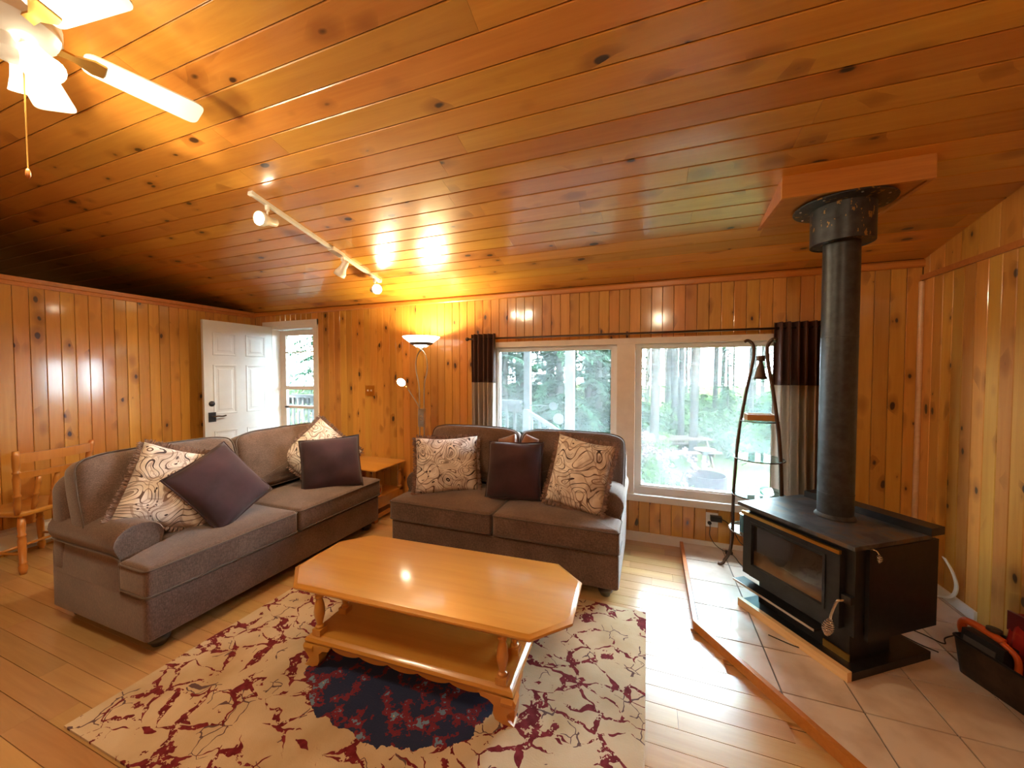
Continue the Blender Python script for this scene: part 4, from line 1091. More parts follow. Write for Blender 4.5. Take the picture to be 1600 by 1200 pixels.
def curtain(label, x0, x1, seed, nf):
    rng = random.Random(seed); c = thing('curtain', label, 'curtain', ((x0+x1)/2, 3.318, 0.06))
    iv = Matrix.Translation((-(x0+x1)/2, -3.318, -0.06))
    ph = [rng.uniform(-0.5, 0.5) for _ in range(8)]
    def pt(s, z):
        k = (1.83 - z) / 1.77
        a = 2*pi*nf*s
        xx = x0 + (x1 - x0) * (s + 0.012 * sin(a*0.5 + ph[0])) + 0.02 * k * sin(4*s + ph[1])
        amp = 0.030 + 0.012 * k
        yy = 3.318 + amp * sin(a + 0.4*sin(3*k + ph[2])) + 0.006 * sin(2.3*a + ph[3]) * k
        return (xx, min(yy, 3.358), z)
    NS = nf * 16
    for nm, zs, m in (('top_band', [1.845, 1.84, 1.80, 1.70, 1.6, 1.5, 1.42, 1.372], M['curt_top']), ('lower_panel', [1.372, 1.25, 1.1, 0.9, 0.7, 0.5, 0.3, 0.15, 0.06], M['curt_low'])):
        bm = bmesh.new(); loft(bm, [[pt(i / NS, z) for i in range(NS + 1)] for z in zs], closed=False, cap=False)
        o = obj(nm, bm, m, c, smooth=True); o.matrix_parent_inverse = iv
        sm = o.modifiers.new('cloth_thickness', 'SOLIDIFY'); sm.thickness = 0.002
    return c
curtain('two-tone curtain hanging at the floor lamp side of the window', -1.655, -1.395, 3, 5)
curtain('two-tone curtain hanging behind the stove pipe and glass shelves', 0.885, 1.20, 4, 6)

# ------------------------------------------------------------------ glass-shelved etagere
ex, ey = 0.728, 3.015
eg = thing('etagere', 'tapering bronze etagere with round glass shelves beside the stove', 'shelf stand', (ex, ey, HZ))
prof = [(0.205, 0.0), (0.235, 0.012), (0.20, 0.030), (0.165, 0.11), (0.150, 0.25), (0.150, 0.45), (0.140, 0.72), (0.122, 0.98), (0.086, 1.25), (0.050, 1.46), (0.040, 1.56), (0.048, 1.61), (0.075, 1.638), (0.098, 1.630)]
prof[0] = (0.222, 0.006)
for ang in (166, -39, 11):
    a = rad(ang); bm = bmesh.new()
    tube(bm, smooth_path([(r*cos(a), r*sin(a), z + 0.008) for r, z in prof[2:]], 6), 0.016, 10, squash=(0.9, 0.7), up=(-sin(a), cos(a), 0))
    pts = smooth_path([(0.20*cos(a), 0.20*sin(a), 0.040), (0.205*cos(a), 0.205*sin(a), 0.022), (0.222*cos(a), 0.222*sin(a), 0.010), (0.240*cos(a), 0.240*sin(a), 0.010)], 5)
    tube(bm, pts, 0.016, 10, squash=(0.9, 0.6), up=(-sin(a), cos(a), 0)); obj('leg', bm, M['bronze'], eg, smooth=True)
for z, r in ((0.305, 0.172), (0.565, 0.168), (0.82, 0.150), (1.083, 0.112)):
    bm = bmesh.new(); lathe(bm, [(0.0, z), (r, z), (r, z + 0.007), (0.0, z + 0.007)], 36); g = auto(obj('glass_shelf', bm, M['shelf_glass'], eg))
    bm = bmesh.new(); pts = [(r*1.01*cos(2*pi*k/40), r*1.01*sin(2*pi*k/40), z) for k in range(41)]; tube(bm, pts, 0.004, 6, cap=False); obj('shelf_ring', bm, M['bronze'], g, smooth=True)
bm = bmesh.new(); lathe(bm, [(0.020, 1.50), (0.026, 1.505), (0.026, 1.535), (0.020, 1.54)], 18); auto(obj('neck_ring', bm, M['bronze'], eg))
bm = bmesh.new(); lathe(bm, [(0.008, 1.52), (0.012, 1.495), (0.016, 1.48), (0.026, 1.44), (0.036, 1.395), (0.040, 1.375), (0.037, 1.375), (0.024, 1.44), (0.010, 1.485)], 22, cap=False); obj('hanging_bell', bm, M['bronze'], eg, smooth=True)
ti = thing('wooden_tray', 'shallow wooden tray on the topmost glass shelf', 'tray', (ex, ey, HZ + 1.091))
bm = bmesh.new(); box(bm, -0.085, 0.085, -0.055, 0.055, 0.0, 0.008)
for a in ((-0.085, 0.085, -0.055, -0.047), (-0.085, 0.085, 0.047, 0.055), (-0.085, -0.077, -0.047, 0.047), (0.077, 0.085, -0.047, 0.047)): box(bm, *a, 0.008, 0.042)
obj('tray', bm, M['tray'], ti)
jr = thing('ceramic_canister', 'dark teal canister on the lowest glass shelf', 'canister', (ex - 0.085, ey - 0.055, HZ + 0.3125))
bm = bmesh.new(); lathe(bm, [(0.034, 0.0), (0.036, 0.004), (0.036, 0.105), (0.032, 0.112)], 22); auto(obj('body', bm, M['teal_glass'], jr))
bm = bmesh.new(); lathe(bm, [(0.037, 0.112), (0.037, 0.122), (0.010, 0.126), (0.009, 0.138), (0.0, 0.14)], 22); auto(obj('lid', bm, M['teal_glass'], jr))
pt_ = thing('glass_plate', 'shallow glass plate on the second lowest shelf', 'plate', (ex, ey, HZ + 0.5725))
bm = bmesh.new(); lathe(bm, [(0.0, 0.0), (0.07, 0.0), (0.14, 0.022), (0.145, 0.026), (0.138, 0.026), (0.07, 0.006), (0.0, 0.006)], 32, cap=False); obj('plate', bm, M['shelf_glass'], pt_, smooth=True)

# ------------------------------------------------------------------ wall switch, outlet, cords
sw = thing('light_switch', 'brass double toggle switch plate on the pine wall', 'switch', (-2.965, YB, 1.265))
obj('plate', bbox(-0.058, 0.058, -0.007, 0.0, -0.058, 0.058, 0.003), M['brass'], sw)
for x in (-0.023, 0.023): obj('toggle', bbox(x - 0.005, x + 0.005, -0.020, -0.007, -0.006, 0.012, 0.002), M['cream'], sw)
ol = thing('wall_outlet', 'white double outlet plate below the window', 'outlet', (0.497, YB, 0.262))
obj('plate', bbox(-0.044, 0.044, -0.006, 0.0, -0.058, 0.058, 0.003), M['vinyl'], ol)
for x in (-0.02, 0.02):
    for z in (-0.022, 0.022): obj('socket', bbox(x - 0.013, x + 0.013, -0.008, -0.006, z - 0.016, z + 0.016, 0.001), M['white'], ol)
pa = thing('power_adapter', 'black plug-in adapter in the wall outlet', 'adapter', (0.512, YB - 0.008, 0.285))
obj('body', bbox(-0.03, 0.05, -0.045, 0.0, -0.02, 0.02, 0.005), M['black_plastic'], pa)
bm = bmesh.new(); tube(bm, smooth_path([(0.05, -0.025, 0.0), (0.09, -0.03, -0.02), (0.14, -0.03, -0.09), (0.18, -0.05, -0.16), (0.26, -0.06, -0.205), (0.36, -0.10, -0.228)]), 0.0032, 6); obj('lead', bm, M['rubber'], pa, smooth=True)
pg = thing('plug_cable', 'black cord running from the outlet down to the hearth', 'cord', (0.478, YB - 0.008, 0.238))
bm = bmesh.new(); lathe(bm, [(0.014, 0.0), (0.015, 0.012), (0.010, 0.02), (0.0, 0.021)], 14); o = obj('plug', bm, M['black_plastic'], pg, smooth=True); o.matrix_local = basis((0, 0, 0), (1, 0, 0), (0, -1, 0))
bm = bmesh.new(); tube(bm, smooth_path([(0, -0.02, -0.005), (0.002, -0.03, -0.03), (0.0, -0.03, -0.09), (0.03, -0.035, -0.15), (0.08, -0.06, -0.183), (0.15, -0.12, -0.1895), (0.17, -0.25, -0.1895), (0.20, -0.36, -0.1895)]), 0.003, 6); obj('cable', bm, M['rubber'], pg, smooth=True)
obj('inline_switch', bbox(0.10, 0.15, -0.115, -0.085, -0.193, -0.172, 0.005), M['black_plastic'], pg)
def cable(label, pts):
    o = bpy.data.objects.new('floor_cable', None)
    bm = bmesh.new(); p0 = Vector(pts[0]); tube(bm, [Vector(p) - p0 for p in smooth_path(pts)], 0.0032, 6)
    o = obj('floor_cable', bm, M['rubber'], None, smooth=True); o.location = p0; return tag(o, label, 'cable')
cz = HZ + 0.0042
cable('thin black cable looping over the tiles behind the stove', [(1.29, 2.70, cz), (1.40, 2.62, cz), (1.46, 2.56, cz), (1.50, 2.62, cz), (1.62, 2.70, cz)])
cable('thin black cable lying on the tiles toward the bucket', [(1.25, 2.62, cz), (1.33, 2.52, cz), (1.39, 2.47, cz)])
cable('black wire on the tiles between pad and hearth edging', [(0.62, 2.32, cz), (0.72, 2.27, cz), (0.78, 2.26, cz), (0.80, 2.235, cz)])
# curled white strip at the stove wall
bm = bmesh.new(); pts = smooth_path([(1.71, 3.10, 0.05), (1.735, 3.0, 0.10), (1.74, 2.965, 0.18), (1.735, 2.99, 0.26), (1.728, 3.05, 0.32)])
rings = []
for p in pts: rings.append([p + Vector((-0.003, -0.010, 0)), p + Vector((0.003, -0.010, 0)), p + Vector((0.003, 0.016, 0)), p + Vector((-0.003, 0.016, 0))])
p0 = pts[0].copy(); loft(bm, [[q - p0 for q in r] for r in rings]); o = obj('vinyl_strip', bm, M['vinyl'], None); o.location = p0; tag(o, 'loose curling white vinyl strip by the stove wall baseboard', 'strip')

# ------------------------------------------------------------------ baseboard heater
bh = thing('baseboard_heater', 'long cream baseboard heater along the partition', 'heater', (XL, 1.6, 0.0))
obj('back_plate', bbox(0.0, 0.012, -1.3, 0.75, 0.02, 0.215, 0.002), M['heater'], bh)
bm = bmesh.new(); loft(bm, [[(0.012, y, 0.215), (0.045, y, 0.205), (0.062, y, 0.180), (0.062, y, 0.06), (0.050, y, 0.06), (0.050, y, 0.175), (0.040, y, 0.193), (0.012, y, 0.200)] for y in (-1.3, 0.75)]); obj('cover', bm, M['heater'], bh)
for y in (-1.3, 0.735): obj('end_cap', bbox(0.0, 0.066, y, y + 0.015, 0.0, 0.218, 0.003), M['heater'], bh)

# ------------------------------------------------------------------ wooden chair
ch = thing('dining_chair', 'turned maple side chair facing the partition behind the loveseat', 'chair', (-4.515, 1.385, 0), rad(-72))
def cpart(name, bm, m=None, **k): return obj(name, bm, m or M['chairwood'], ch, **k)
bm = bmesh.new(); o2 = densify(rounded_outline([(-0.21, -0.20), (0.21, -0.20), (0.195, 0.20), (-0.195, 0.20)], 0.06), 0.04); cushion(bm, o2, 0.035, 0.012, -0.008); cpart('seat', bm, smooth=True, loc=(0, 0, 0.41))
legp = [(0.017, 0.0), (0.023, 0.03), (0.024, 0.055), (0.018, 0.07), (0.022, 0.074), (0.022, 0.082), (0.018, 0.088), (0.022, 0.20), (0.023, 0.24), (0.018, 0.262), (0.023, 0.266), (0.023, 0.276), (0.018, 0.284), (0.022, 0.34), (0.016, 0.42)]
for sx in (-1, 1):
    for sy, sp_ in ((-1, 0.045), (1, 0.06)):
        bm = bmesh.new(); lathe(bm, legp, 14)
        for v in bm.verts:
            k = 1 - v.co.z / 0.42; v.co.x += sx * (0.155 + 0.04 * k); v.co.y += sy * (0.145 + sp_ * k)
        cpart('leg', bm, smooth=True)
    bm = bmesh.new(); tube(bm, [(sx*0.183, -0.178, 0.14), (sx*0.183, 0.19, 0.14)], 0.010, 8); cpart('stretcher', bm, smooth=True)
bm = bmesh.new(); tube(bm, [(-0.183, 0.0, 0.14), (0.183, 0.0, 0.14)], 0.010, 8); cpart('stretcher', bm, smooth=True)
def lean_y(z): return 0.165 + (z - 0.44) * 0.15
for sx in (-1, 1):
    bm = bmesh.new(); prof = [(0.015, 0.43), (0.020, 0.50), (0.016, 0.56), (0.021, 0.565), (0.021, 0.575), (0.016, 0.582), (0.021, 0.70), (0.016, 0.735), (0.021, 0.74), (0.021, 0.75), (0.016, 0.756), (0.020, 0.79), (0.021, 0.87), (0.017, 0.905)]
    lathe(bm, prof, 14)
    for v in bm.verts: v.co.x += sx * (0.185 + (v.co.z - 0.43) * 0.10); v.co.y += lean_y(v.co.z)
    cpart('back_post', bm, smooth=True)
for z0, z1 in ((0.815, 0.885), (0.70, 0.745)):
    bm = bmesh.new(); rings = []
    for k in range(13):
        x = -0.222 + 0.444 * k / 12; bow = 0.045 * (1 - (x / 0.222) ** 2); y0 = lean_y((z0 + z1) / 2) + bow - 0.008
        rings.append([(x, y0, z0), (x, y0 + 0.018, z0), (x, y0 + 0.022, z1), (x, y0 + 0.004, z1)])
    loft(bm, rings); auto(cpart('back_rail', bm))
for x in (-0.10, 0.0, 0.10):
    bm = bmesh.new(); lathe(bm, [(0.012, 0.44), (0.016, 0.50), (0.012, 0.55), (0.017, 0.555), (0.017, 0.565), (0.012, 0.572), (0.017, 0.64), (0.012, 0.705)], 12)
    for v in bm.verts: v.co.x += x * (1 + (v.co.z - 0.44) * 0.3); v.co.y += lean_y(v.co.z) + (v.co.z - 0.44) / 0.26 * 0.03
    cpart('spindle', bm, smooth=True)

# ------------------------------------------------------------------ bucket of odds and ends by the stove wall
bk = thing('ash_bucket', 'dark metal ash bucket with a ring handle by the stove wall', 'bucket', (1.565, 2.16, HZ + 0.001), rad(-72))
bm = bmesh.new(); 
def tub(bm, w0, d0, w1, d1, h, t=0.006):
    R = []
    for (w_, d_, z) in ((w0, d0, 0.0), (w1, d1, h), (w1 - t, d1 - t, h), (w0 - t, d0 - t, t)):
        R.append([(p.x, p.y, z) for p in rounded_outline([(-w_, -d_), (w_, -d_), (w_, d_), (-w_, d_)], 0.03, 4)])
    loft(bm, R)
tub(bm, 0.245, 0.100, 0.260, 0.115, 0.165); auto(obj('tub', bm, M['rust'], bk), 40)
bm = bmesh.new(); o2 = rounded_outline([(-0.26, -0.115), (0.26, -0.115), (0.26, 0.115), (-0.26, 0.115)], 0.03, 4); pts = [(p.x, p.y, 0.165) for p in o2]; tube(bm, pts + [pts[0]], 0.006, 6, cap=False); obj('rim', bm, M['black_iron'], bk, smooth=True)
for sx in (-1, 1):
    bm = bmesh.new(); pts = [(sx*(0.257 + 0.03*sin(pi*k/10)), -0.035 + 0.07*k/10, 0.135 + 0.012*sin(pi*k/10)) for k in range(11)]; tube(bm, pts, 0.005, 6); obj('ring_handle', bm, M['black_iron'], bk, smooth=True)
# power tool case leaning in the bucket
tc = thing('cordless_tool', 'black and orange cordless tool sticking out of the bucket', 'tool')
tc.matrix_world = Matrix.Translation((1.472, 2.322, HZ + 0.06)) @ Euler((rad(-3), rad(3), rad(-66))).to_matrix().to_4x4() @ Matrix.Scale(0.82, 4)
bm = bmesh.new(); box(bm, -0.095, 0.085, -0.045, 0.045, 0.0, 0.17); bev(bm, 0.012, 3); auto(obj('body', bm, M['black_plastic'], tc))
obj('cover_plate', bbox(-0.08, 0.055, -0.050, -0.045, 0.02, 0.135, 0.004), M['grey_plastic'], tc)
for k in range(3): obj('foot_pad', bbox(-0.075 + 0.047*k, -0.042 + 0.047*k, -0.052, -0.045, 0.004, 0.014, 0.0), M['vinyl'], tc)
bm = bmesh.new(); tube(bm, smooth_path([(0.095, -0.01, 0.03), (0.118, -0.01, 0.05), (0.122, -0.01, 0.11), (0.105, -0.01, 0.16), (0.05, -0.01, 0.188)]), [0.014]*25, 10); obj('grip', bm, M['orange'], tc, smooth=True)
bm = bmesh.new(); tube(bm, smooth_path([(-0.10, 0.0, 0.09), (-0.125, 0.0, 0.15), (-0.11, 0.0, 0.195), (-0.03, 0.0, 0.20), (0.05, 0.0, 0.19)]), 0.020, 10); obj('carry_frame', bm, M['orange'], tc, smooth=True)
bm = bmesh.new(); lathe(bm, [(0.02, 0.195), (0.02, 0.215), (0.03, 0.218), (0.03, 0.232), (0.0, 0.236)], 14, (-0.0, 0.01, 0)); auto(obj('cap', bm, M['rust'], tc))
# red sack
rb = thing('red_sack', 'shiny red paper sack with yellow print standing in the bucket', 'sack')
rb.matrix_world = Matrix.Translation((1.590, 2.231, HZ + 0.012)) @ Euler((0, 0, rad(-72))).to_matrix().to_4x4() @ Matrix.Diagonal((1.0, 0.65, 1.08, 1.0))
bm = bmesh.new()
R2 = []
for z, w_, d_ in ((0.0, 0.098, 0.05), (0.06, 0.108, 0.060), (0.16, 0.108, 0.055), (0.235, 0.105, 0.035), (0.27, 0.106, 0.014), (0.30, 0.107, 0.008)):
    ring = []
    for k in range(40):
        a = 2*pi*k/40; ca, sa = cos(a), sin(a); e_ = 0.35
        ring.append((w_ * math.copysign(abs(ca)**e_, ca), d_ * math.copysign(abs(sa)**e_, sa) + 0.006*sin(11*ca + 9*z), z + (0.012*sin(3*ca + 2) if z > 0.2 else 0)))
    R2.append(ring)
loft(bm, R2); sk = auto(obj('sack', bm, M['redbag'], rb), 60)
obj('folded_top', bbox(-0.109, 0.109, -0.030, -0.010, 0.225, 0.305, 0.004), M['bagdark'], rb)
# the yellow print on the sack is too blurred to read: loose slanting brush strokes
for k in range(7):
    z = 0.05 + 0.022 * k; x = 0.035 + 0.018 * (k % 2); bm = bmesh.new()
    tube(bm, smooth_path([(x - 0.03, -0.0635, z), (x, -0.0655, z + 0.010), (x + 0.028, -0.0635, z - 0.004)]), 0.0034, 6, squash=(1.0, 0.5), up=(0, 0, 1)); obj('printed_stroke', bm, M['yellow_ink'], rb, smooth=True)

# ================================================================== outside
GZ = -1.2
k = N('lawn_ground'); co = k.coords(); n1 = k.noise(co, 0.5, 4, 0.6).outputs[0]; n2 = k.noise(co, 9, 3).outputs[0]
f_ = k.math('ADD', k.math('MULTIPLY', n1, 0.7), k.math('MULTIPLY', n2, 0.3))
k.set(color=k.ramp(f_, [(0.36, (0.019, 0.017, 0.009)), (0.46, (0.019, 0.032, 0.0085)), (0.62, (0.040, 0.046, 0.015))]), rough=0.95, spec=0.0)
bm = bmesh.new(); box(bm, -60, 60, YB + 0.2, 90, GZ - 0.3, GZ); struct('ground', bm, k.m, 'grassy clearing outside the window')

# ---- deck with posts, railing and stair
dk = thing('deck', 'pale grey board deck outside the entry door', 'deck', (-4.6, 4.4, GZ))
di = Matrix.Translation((4.6, -4.4, -GZ))
y = YB + 0.17
while y < 5.15:
    bm = bmesh.new(); box(bm, -8.2, -1.75, y, y + 0.135, -0.13, -0.095); o = obj('deck_board', bm, M['deckgrey'], dk); o.matrix_parent_inverse = di; y += 0.142
bm = bmesh.new(); box(bm, -8.2, -1.75, 5.13, 5.17, -0.34, -0.131); box(bm, -1.79, -1.75, YB + 0.17, 5.13, -0.34, -0.131); o = obj('rim_joist', bm, M['deckwhite'], dk); o.matrix_parent_inverse = di
for x in (-1.85, -4.5, -8.0):
    bm = bmesh.new(); box(bm, x - 0.06, x + 0.06, 5.0, 5.12, GZ, -0.131); o = obj('footing', bm, M['deckgrey'], dk); o.matrix_parent_inverse = di
for x, w_, lab in ((-1.672, 0.046, 'white deck post at the head of the stair'), (-1.045, 0.06, 'white roof post standing beside the stair foot'), (-4.9, 0.05, 'white deck post along the far railing')):
    p = thing('porch_post', lab, 'post', (x, 5.2, -0.13 if x < -1.2 else GZ))
    z0 = -0.34 if x < -1.2 else GZ
    o = obj('shaft', bbox(-w_, w_, -w_, w_, 0.0 if x > -1.2 else 0.0, 2.55 - p.location.z, 0.004), M['deckwhite'], p)
    obj('cap', bbox(-w_*1.3, w_*1.3, -w_*1.3, w_*1.3, 2.48 - p.location.z, 2.55 - p.location.z, 0.003), M['deckwhite'], p)
pr = thing('porch_roof', 'white lined porch roof over the deck', 'roof', (-4.6, 4.4, 2.2))
bm = bmesh.new(); loft(bm, [[(x + 4.6, YB + 0.16 - 4.4, 2.33 - 2.2), (x + 4.6, 5.35 - 4.4, 2.62 - 2.2), (x + 4.6, 5.35 - 4.4, 2.72 - 2.2), (x + 4.6, YB + 0.16 - 4.4, 2.43 - 2.2)] for x in (-8.3, -0.9)]); obj('soffit', bm, M['deckwhite'], pr)
obj('beam', bbox(-3.7, 3.7, 0.72, 0.86, 0.35, 0.43, 0.0), M['deckwhite'], pr)
rl = thing('deck_railing', 'white baluster railing along the far edge of the deck', 'railing', (-4.9, 5.2, -0.095))
obj('top_rail', bbox(-3.2, 3.12, -0.05, 0.05, 1.10, 1.155, 0.003), M['deckwhite'], rl); obj('fascia', bbox(-3.2, 3.12, 0.025, 0.045, 0.98, 1.10, 0.0), M['deckwhite'], rl)
obj('bottom_rail', bbox(-3.2, 3.12, -0.03, 0.03, 0.08, 0.13, 0.003), M['deckwhite'], rl)
bm0 = bbox(-0.018, 0.018, -0.018, 0.018, 0.13, 1.10, 0); mb = mesh_of('baluster', bm0, M['deckwhite'])
x = -3.1
while x < 3.1:
    o = bpy.data.objects.new('baluster', mb); link(o, rl); o.location = (x, 0, 0); x += 0.125
sr = thing('stair_railing', 'white sloping handrail going down from the deck', 'railing', (-1.60, 5.05, -0.1))
def slope(x): return 0.98 - 0.57 * x
bm = bmesh.new(); loft(bm, [[(x, -0.035, slope(x)), (x, 0.035, slope(x)), (x, 0.035, slope(x) + 0.05), (x, -0.035, slope(x) + 0.05)] for x in (-0.02, 1.55)]); obj('handrail', bm, M['deckwhite'], sr)
bm = bmesh.new(); loft(bm, [[(x, -0.02, slope(x) - 0.85), (x, 0.02, slope(x) - 0.85), (x, 0.02, slope(x) - 0.79), (x, -0.02, slope(x) - 0.79)] for x in (-0.02, 1.55)]); obj('lower_rail', bm, M['deckwhite'], sr)
for k in range(13):
    x = 0.04 + 0.12 * k; bm = bmesh.new(); box(bm, x - 0.016, x + 0.016, -0.016, 0.016, slope(x) - 0.80, slope(x) + 0.005); obj('baluster', bm, M['deckwhite'], sr)
for x in (-0.04, 1.55):
    bm = bmesh.new(); box(bm, x - 0.045, x + 0.045, -0.045, 0.045, (-1.1 if x > 1 else -0.03), slope(x) + 0.04); obj('newel', bm, M['deckwhite'], sr)
stp = thing('deck_steps', 'grey wooden steps leading from the deck to the lawn', 'steps', (-1.75, 4.6, GZ))
for k in range(5):
    o = obj('tread', bbox(0.02 + 0.26*k, 0.30 + 0.26*k, -0.5, 0.42, 0.87 - 0.2*k, 0.91 - 0.2*k, 0.0), M['deckgrey'], stp)
bm = bmesh.new()
for yy in (-0.5, 0.38): loft(bm, [[(0.0, q, 0.75), (0.0, q, 0.95), (1.45, q, 0.0), (1.2, q, 0.0)] for q in (yy, yy + 0.04)])
obj('stringers', bm, M['deckgrey'], stp)
th = thing('garden_thermometer', 'round white dial thermometer on the stair post outside', 'thermometer'); th.matrix_world = basis((-1.185, 5.11, 0.82), (1, 0, 0), (0.15, -1, 0))
bm = bmesh.new(); lathe(bm, [(0.072, -0.012), (0.078, 0.0), (0.078, 0.016), (0.070, 0.016)], 28, cap=True); auto(obj('rim', bm, M['black_plastic'], th))
bm = bmesh.new(); lathe(bm, [(0.069, 0.0165), (0.069, 0.019), (0.0, 0.019)], 28); auto(obj('dial', bm, M['deckwhite'], th))
for a in (40, 160):
    bm = bmesh.new(); tube(bm, [(0, 0, 0.021), (0.05*cos(rad(a)), 0.05*sin(rad(a)), 0.021)], 0.002, 5); obj('needle', bm, M['black_plastic'], th)
bm = bmesh.new(); tube(bm, [(0.0, 0.0, -0.06), (0.0, 0.0, -0.012)], 0.02, 8); obj('bracket', bm, M['deckwhite'], th)
gb = thing('hanging_disc', 'small round cream disc on the end of the deck railing', 'ornament'); gb.matrix_world = basis((-1.265, 5.12, 1.0), (1, 0, 0), (0.15, -1, 0))
bm = bmesh.new(); lathe(bm, [(0.06, 0.0), (0.06, 0.02), (0.045, 0.026), (0.0, 0.026)], 22); auto(obj('disc', bm, M['deckgrey'], gb))
bm = bmesh.new(); tube(bm, [(-0.05, 0, 0.005), (-0.36, 0.0, 0.005)], 0.008, 6); obj('hanger', bm, M['deckwhite'], gb)
cl = thing('storage_chest', 'grey storage chest standing on the deck outside the door', 'chest', (-5.6, 4.55, -0.095))
obj('body', bbox(-0.45, 0.45, -0.25, 0.25, 0, 0.42, 0.01), M['deckwhite'], cl); obj('lid', bbox(-0.47, 0.47, -0.27, 0.27, 0.42, 0.48, 0.01), M['deckgrey'], cl)

# ---- picnic table, fire pit, bird bath
pt = thing('picnic_table', 'weathered wooden picnic table on the lawn', 'picnic table', (0.85, 12.0, GZ), rad(25))
for k in range(5): obj('top_board', bbox(-0.85, 0.85, -0.36 + 0.145*k, -0.225 + 0.145*k, 0.72, 0.76, 0), M['picnic'], pt)
for s in (-1, 1):
    for k in range(2): obj('bench_board', bbox(-0.85, 0.85, s*0.66 - 0.13 + 0.135*k, s*0.66 - 0.003 + 0.135*k, 0.42, 0.46, 0), M['picnic'], pt)
for x in (-0.6, 0.6):
    bm = bmesh.new(); box(bm, x, x + 0.04, -0.78, 0.78, 0.33, 0.42)
    for s in (-1, 1): loft(bm, [[(q, s*0.28, 0.72), (q, s*0.36, 0.72), (q, s*0.72, 0.0), (q, s*0.62, 0.0)] for q in (x + 0.04, x + 0.08)])
    obj('trestle', bm, M['picnic'], pt)
fpit = thing('fire_pit', 'dark steel ring fire pit on the lawn', 'fire pit', (1.25, 9.4, GZ))
bm = bmesh.new(); lathe(bm, [(0.40, 0.0), (0.42, 0.36), (0.39, 0.36), (0.38, 0.10), (0.0, 0.08)], 32); auto(obj('ring', bm, M['firepit'], fpit))
bb = thing('bird_bath', 'small stone bird bath behind the fire pit', 'bird bath', (1.33, 10.3, GZ))
bm = bmesh.new(); lathe(bm, [(0.16, 0.0), (0.14, 0.06), (0.05, 0.12), (0.05, 0.62), (0.10, 0.68), (0.25, 0.75), (0.25, 0.78), (0.08, 0.72), (0.0, 0.71)], 20, cap=False); auto(obj('pedestal', bm, M['deckgrey'], bb))

# ---- forest
def leaf_cloud(bm, c, rx, ry, rz, n, s, rng, mi=0, flat=0.5):
    for _ in range(n):
        while True:
            p = Vector((rng.uniform(-1, 1), rng.uniform(-1, 1), rng.uniform(-1, 1)))
            if p.length < 1: break
        p = Vector(c) + Vector((p.x*rx, p.y*ry, p.z*rz))
        a = Vector((rng.gauss(0, 1), rng.gauss(0, 1), rng.gauss(0, flat))).normalized(); b = a.cross(Vector((rng.gauss(0, 1), rng.gauss(0, 1), rng.gauss(0, 1)))).normalized()
        q = s * rng.uniform(0.6, 1.3); v = [bm.verts.new(p + a*q), bm.verts.new(p + b*q*0.5), bm.verts.new(p - a*q), bm.verts.new(p - b*q*0.5)]
        f = bm.faces.new(v); f.material_index = mi
def conifer_meshes(seed, H=11.0, base=0.6, R=2.1, nb=110):
    rng = random.Random(seed); bt = bmesh.new(); tube(bt, [(0, 0, -0.1), (0.03, 0, H*0.5), (0, 0.03, H)], [0.15, 0.10, 0.02], 8)
    bf = bmesh.new()
    for k in range(nb):
        t = (k / nb) ** 0.8; z = base + (H - base) * t; L = R * (1 - t) ** 0.75 * rng.uniform(0.7, 1.1) + 0.1; a = rng.uniform(0, 2*pi); droop = rng.uniform(0.10, 0.35)
        d = Vector((cos(a), sin(a), 0)); td = Vector((-sin(a), cos(a), 0))
        m = max(5, int(L * 15))
        for q in range(m):
            s = (q + 0.5) / m; p = d * L * s + Vector((0, 0, z - droop * L * s * s * 1.3)); wd = 0.32 * L * (1 - s) * 0.6 + 0.07
            for sg in (-1, 1):
                for rep in range(2):
                    e = p + td * sg * wd * rng.uniform(0.5, 1.1) + d * rng.uniform(0.05, 0.18) + Vector((0, 0, rng.uniform(-0.12, 0.03)))
                    n2 = (e - p).cross(Vector((0, 0, 1))); n2 = n2.normalized() * 0.03 if n2.length > 1e-5 else Vector((0.03, 0, 0))
                    bf.faces.new([bf.verts.new(p + n2), bf.verts.new(p - n2), bf.verts.new(e - n2*0.3 + Vector((0, 0, -0.02))), bf.verts.new(e + n2*0.3)])
    return mesh_of('trunk', bt, M['bark'], True), mesh_of('foliage', bf, M['needles'])
CON = [conifer_meshes(s, H) for s, H in ((1, 11.0), (2, 9.0), (3, 12.5))]
def conifer(x, y, k, sc_, rz, label, group):
    t = thing('spruce_tree', label, 'tree', (x, y, GZ), rz, group); t.scale = (sc_,) * 3
    for nm, me in zip(('trunk', 'foliage'), CON[k]): link(bpy.data.objects.new(nm, me), t)
    return t
lab = 'dense green spruce growing beyond the deck railing'; grp = 'spruces beyond the deck'
for i, (x, y, k, s) in enumerate(((-3.4, 8.6, 0, 0.9), (-2.3, 10.0, 1, 1.0), (-4.8, 9.8, 2, 0.9), (-1.9, 12.6, 0, 1.0), (-6.6, 9.0, 1, 1.0), (-9.5, 9.5, 0, 1.0), (-12.5, 11.5, 2, 1.0), (-8.0, 12.5, 2, 1.0), (-3.4, 13.5, 2, 1.0), (-5.9, 14.0, 0, 1.1), (-4.3, 7.9, 1, 0.9), (-5.7, 8.3, 0, 0.95), (-1.35, 11.0, 1, 0.85), (-2.95, 11.6, 2, 1.0), (-4.2, 12.2, 0, 1.1), (-0.75, 13.6, 0, 0.8), (-1.9, 15.0, 2, 1.0))):
    conifer(x, y, k, s, i * 1.3, lab, grp)
lab = 'young spruce at the edge of the lawn'; grp = 'young spruces by the lawn'
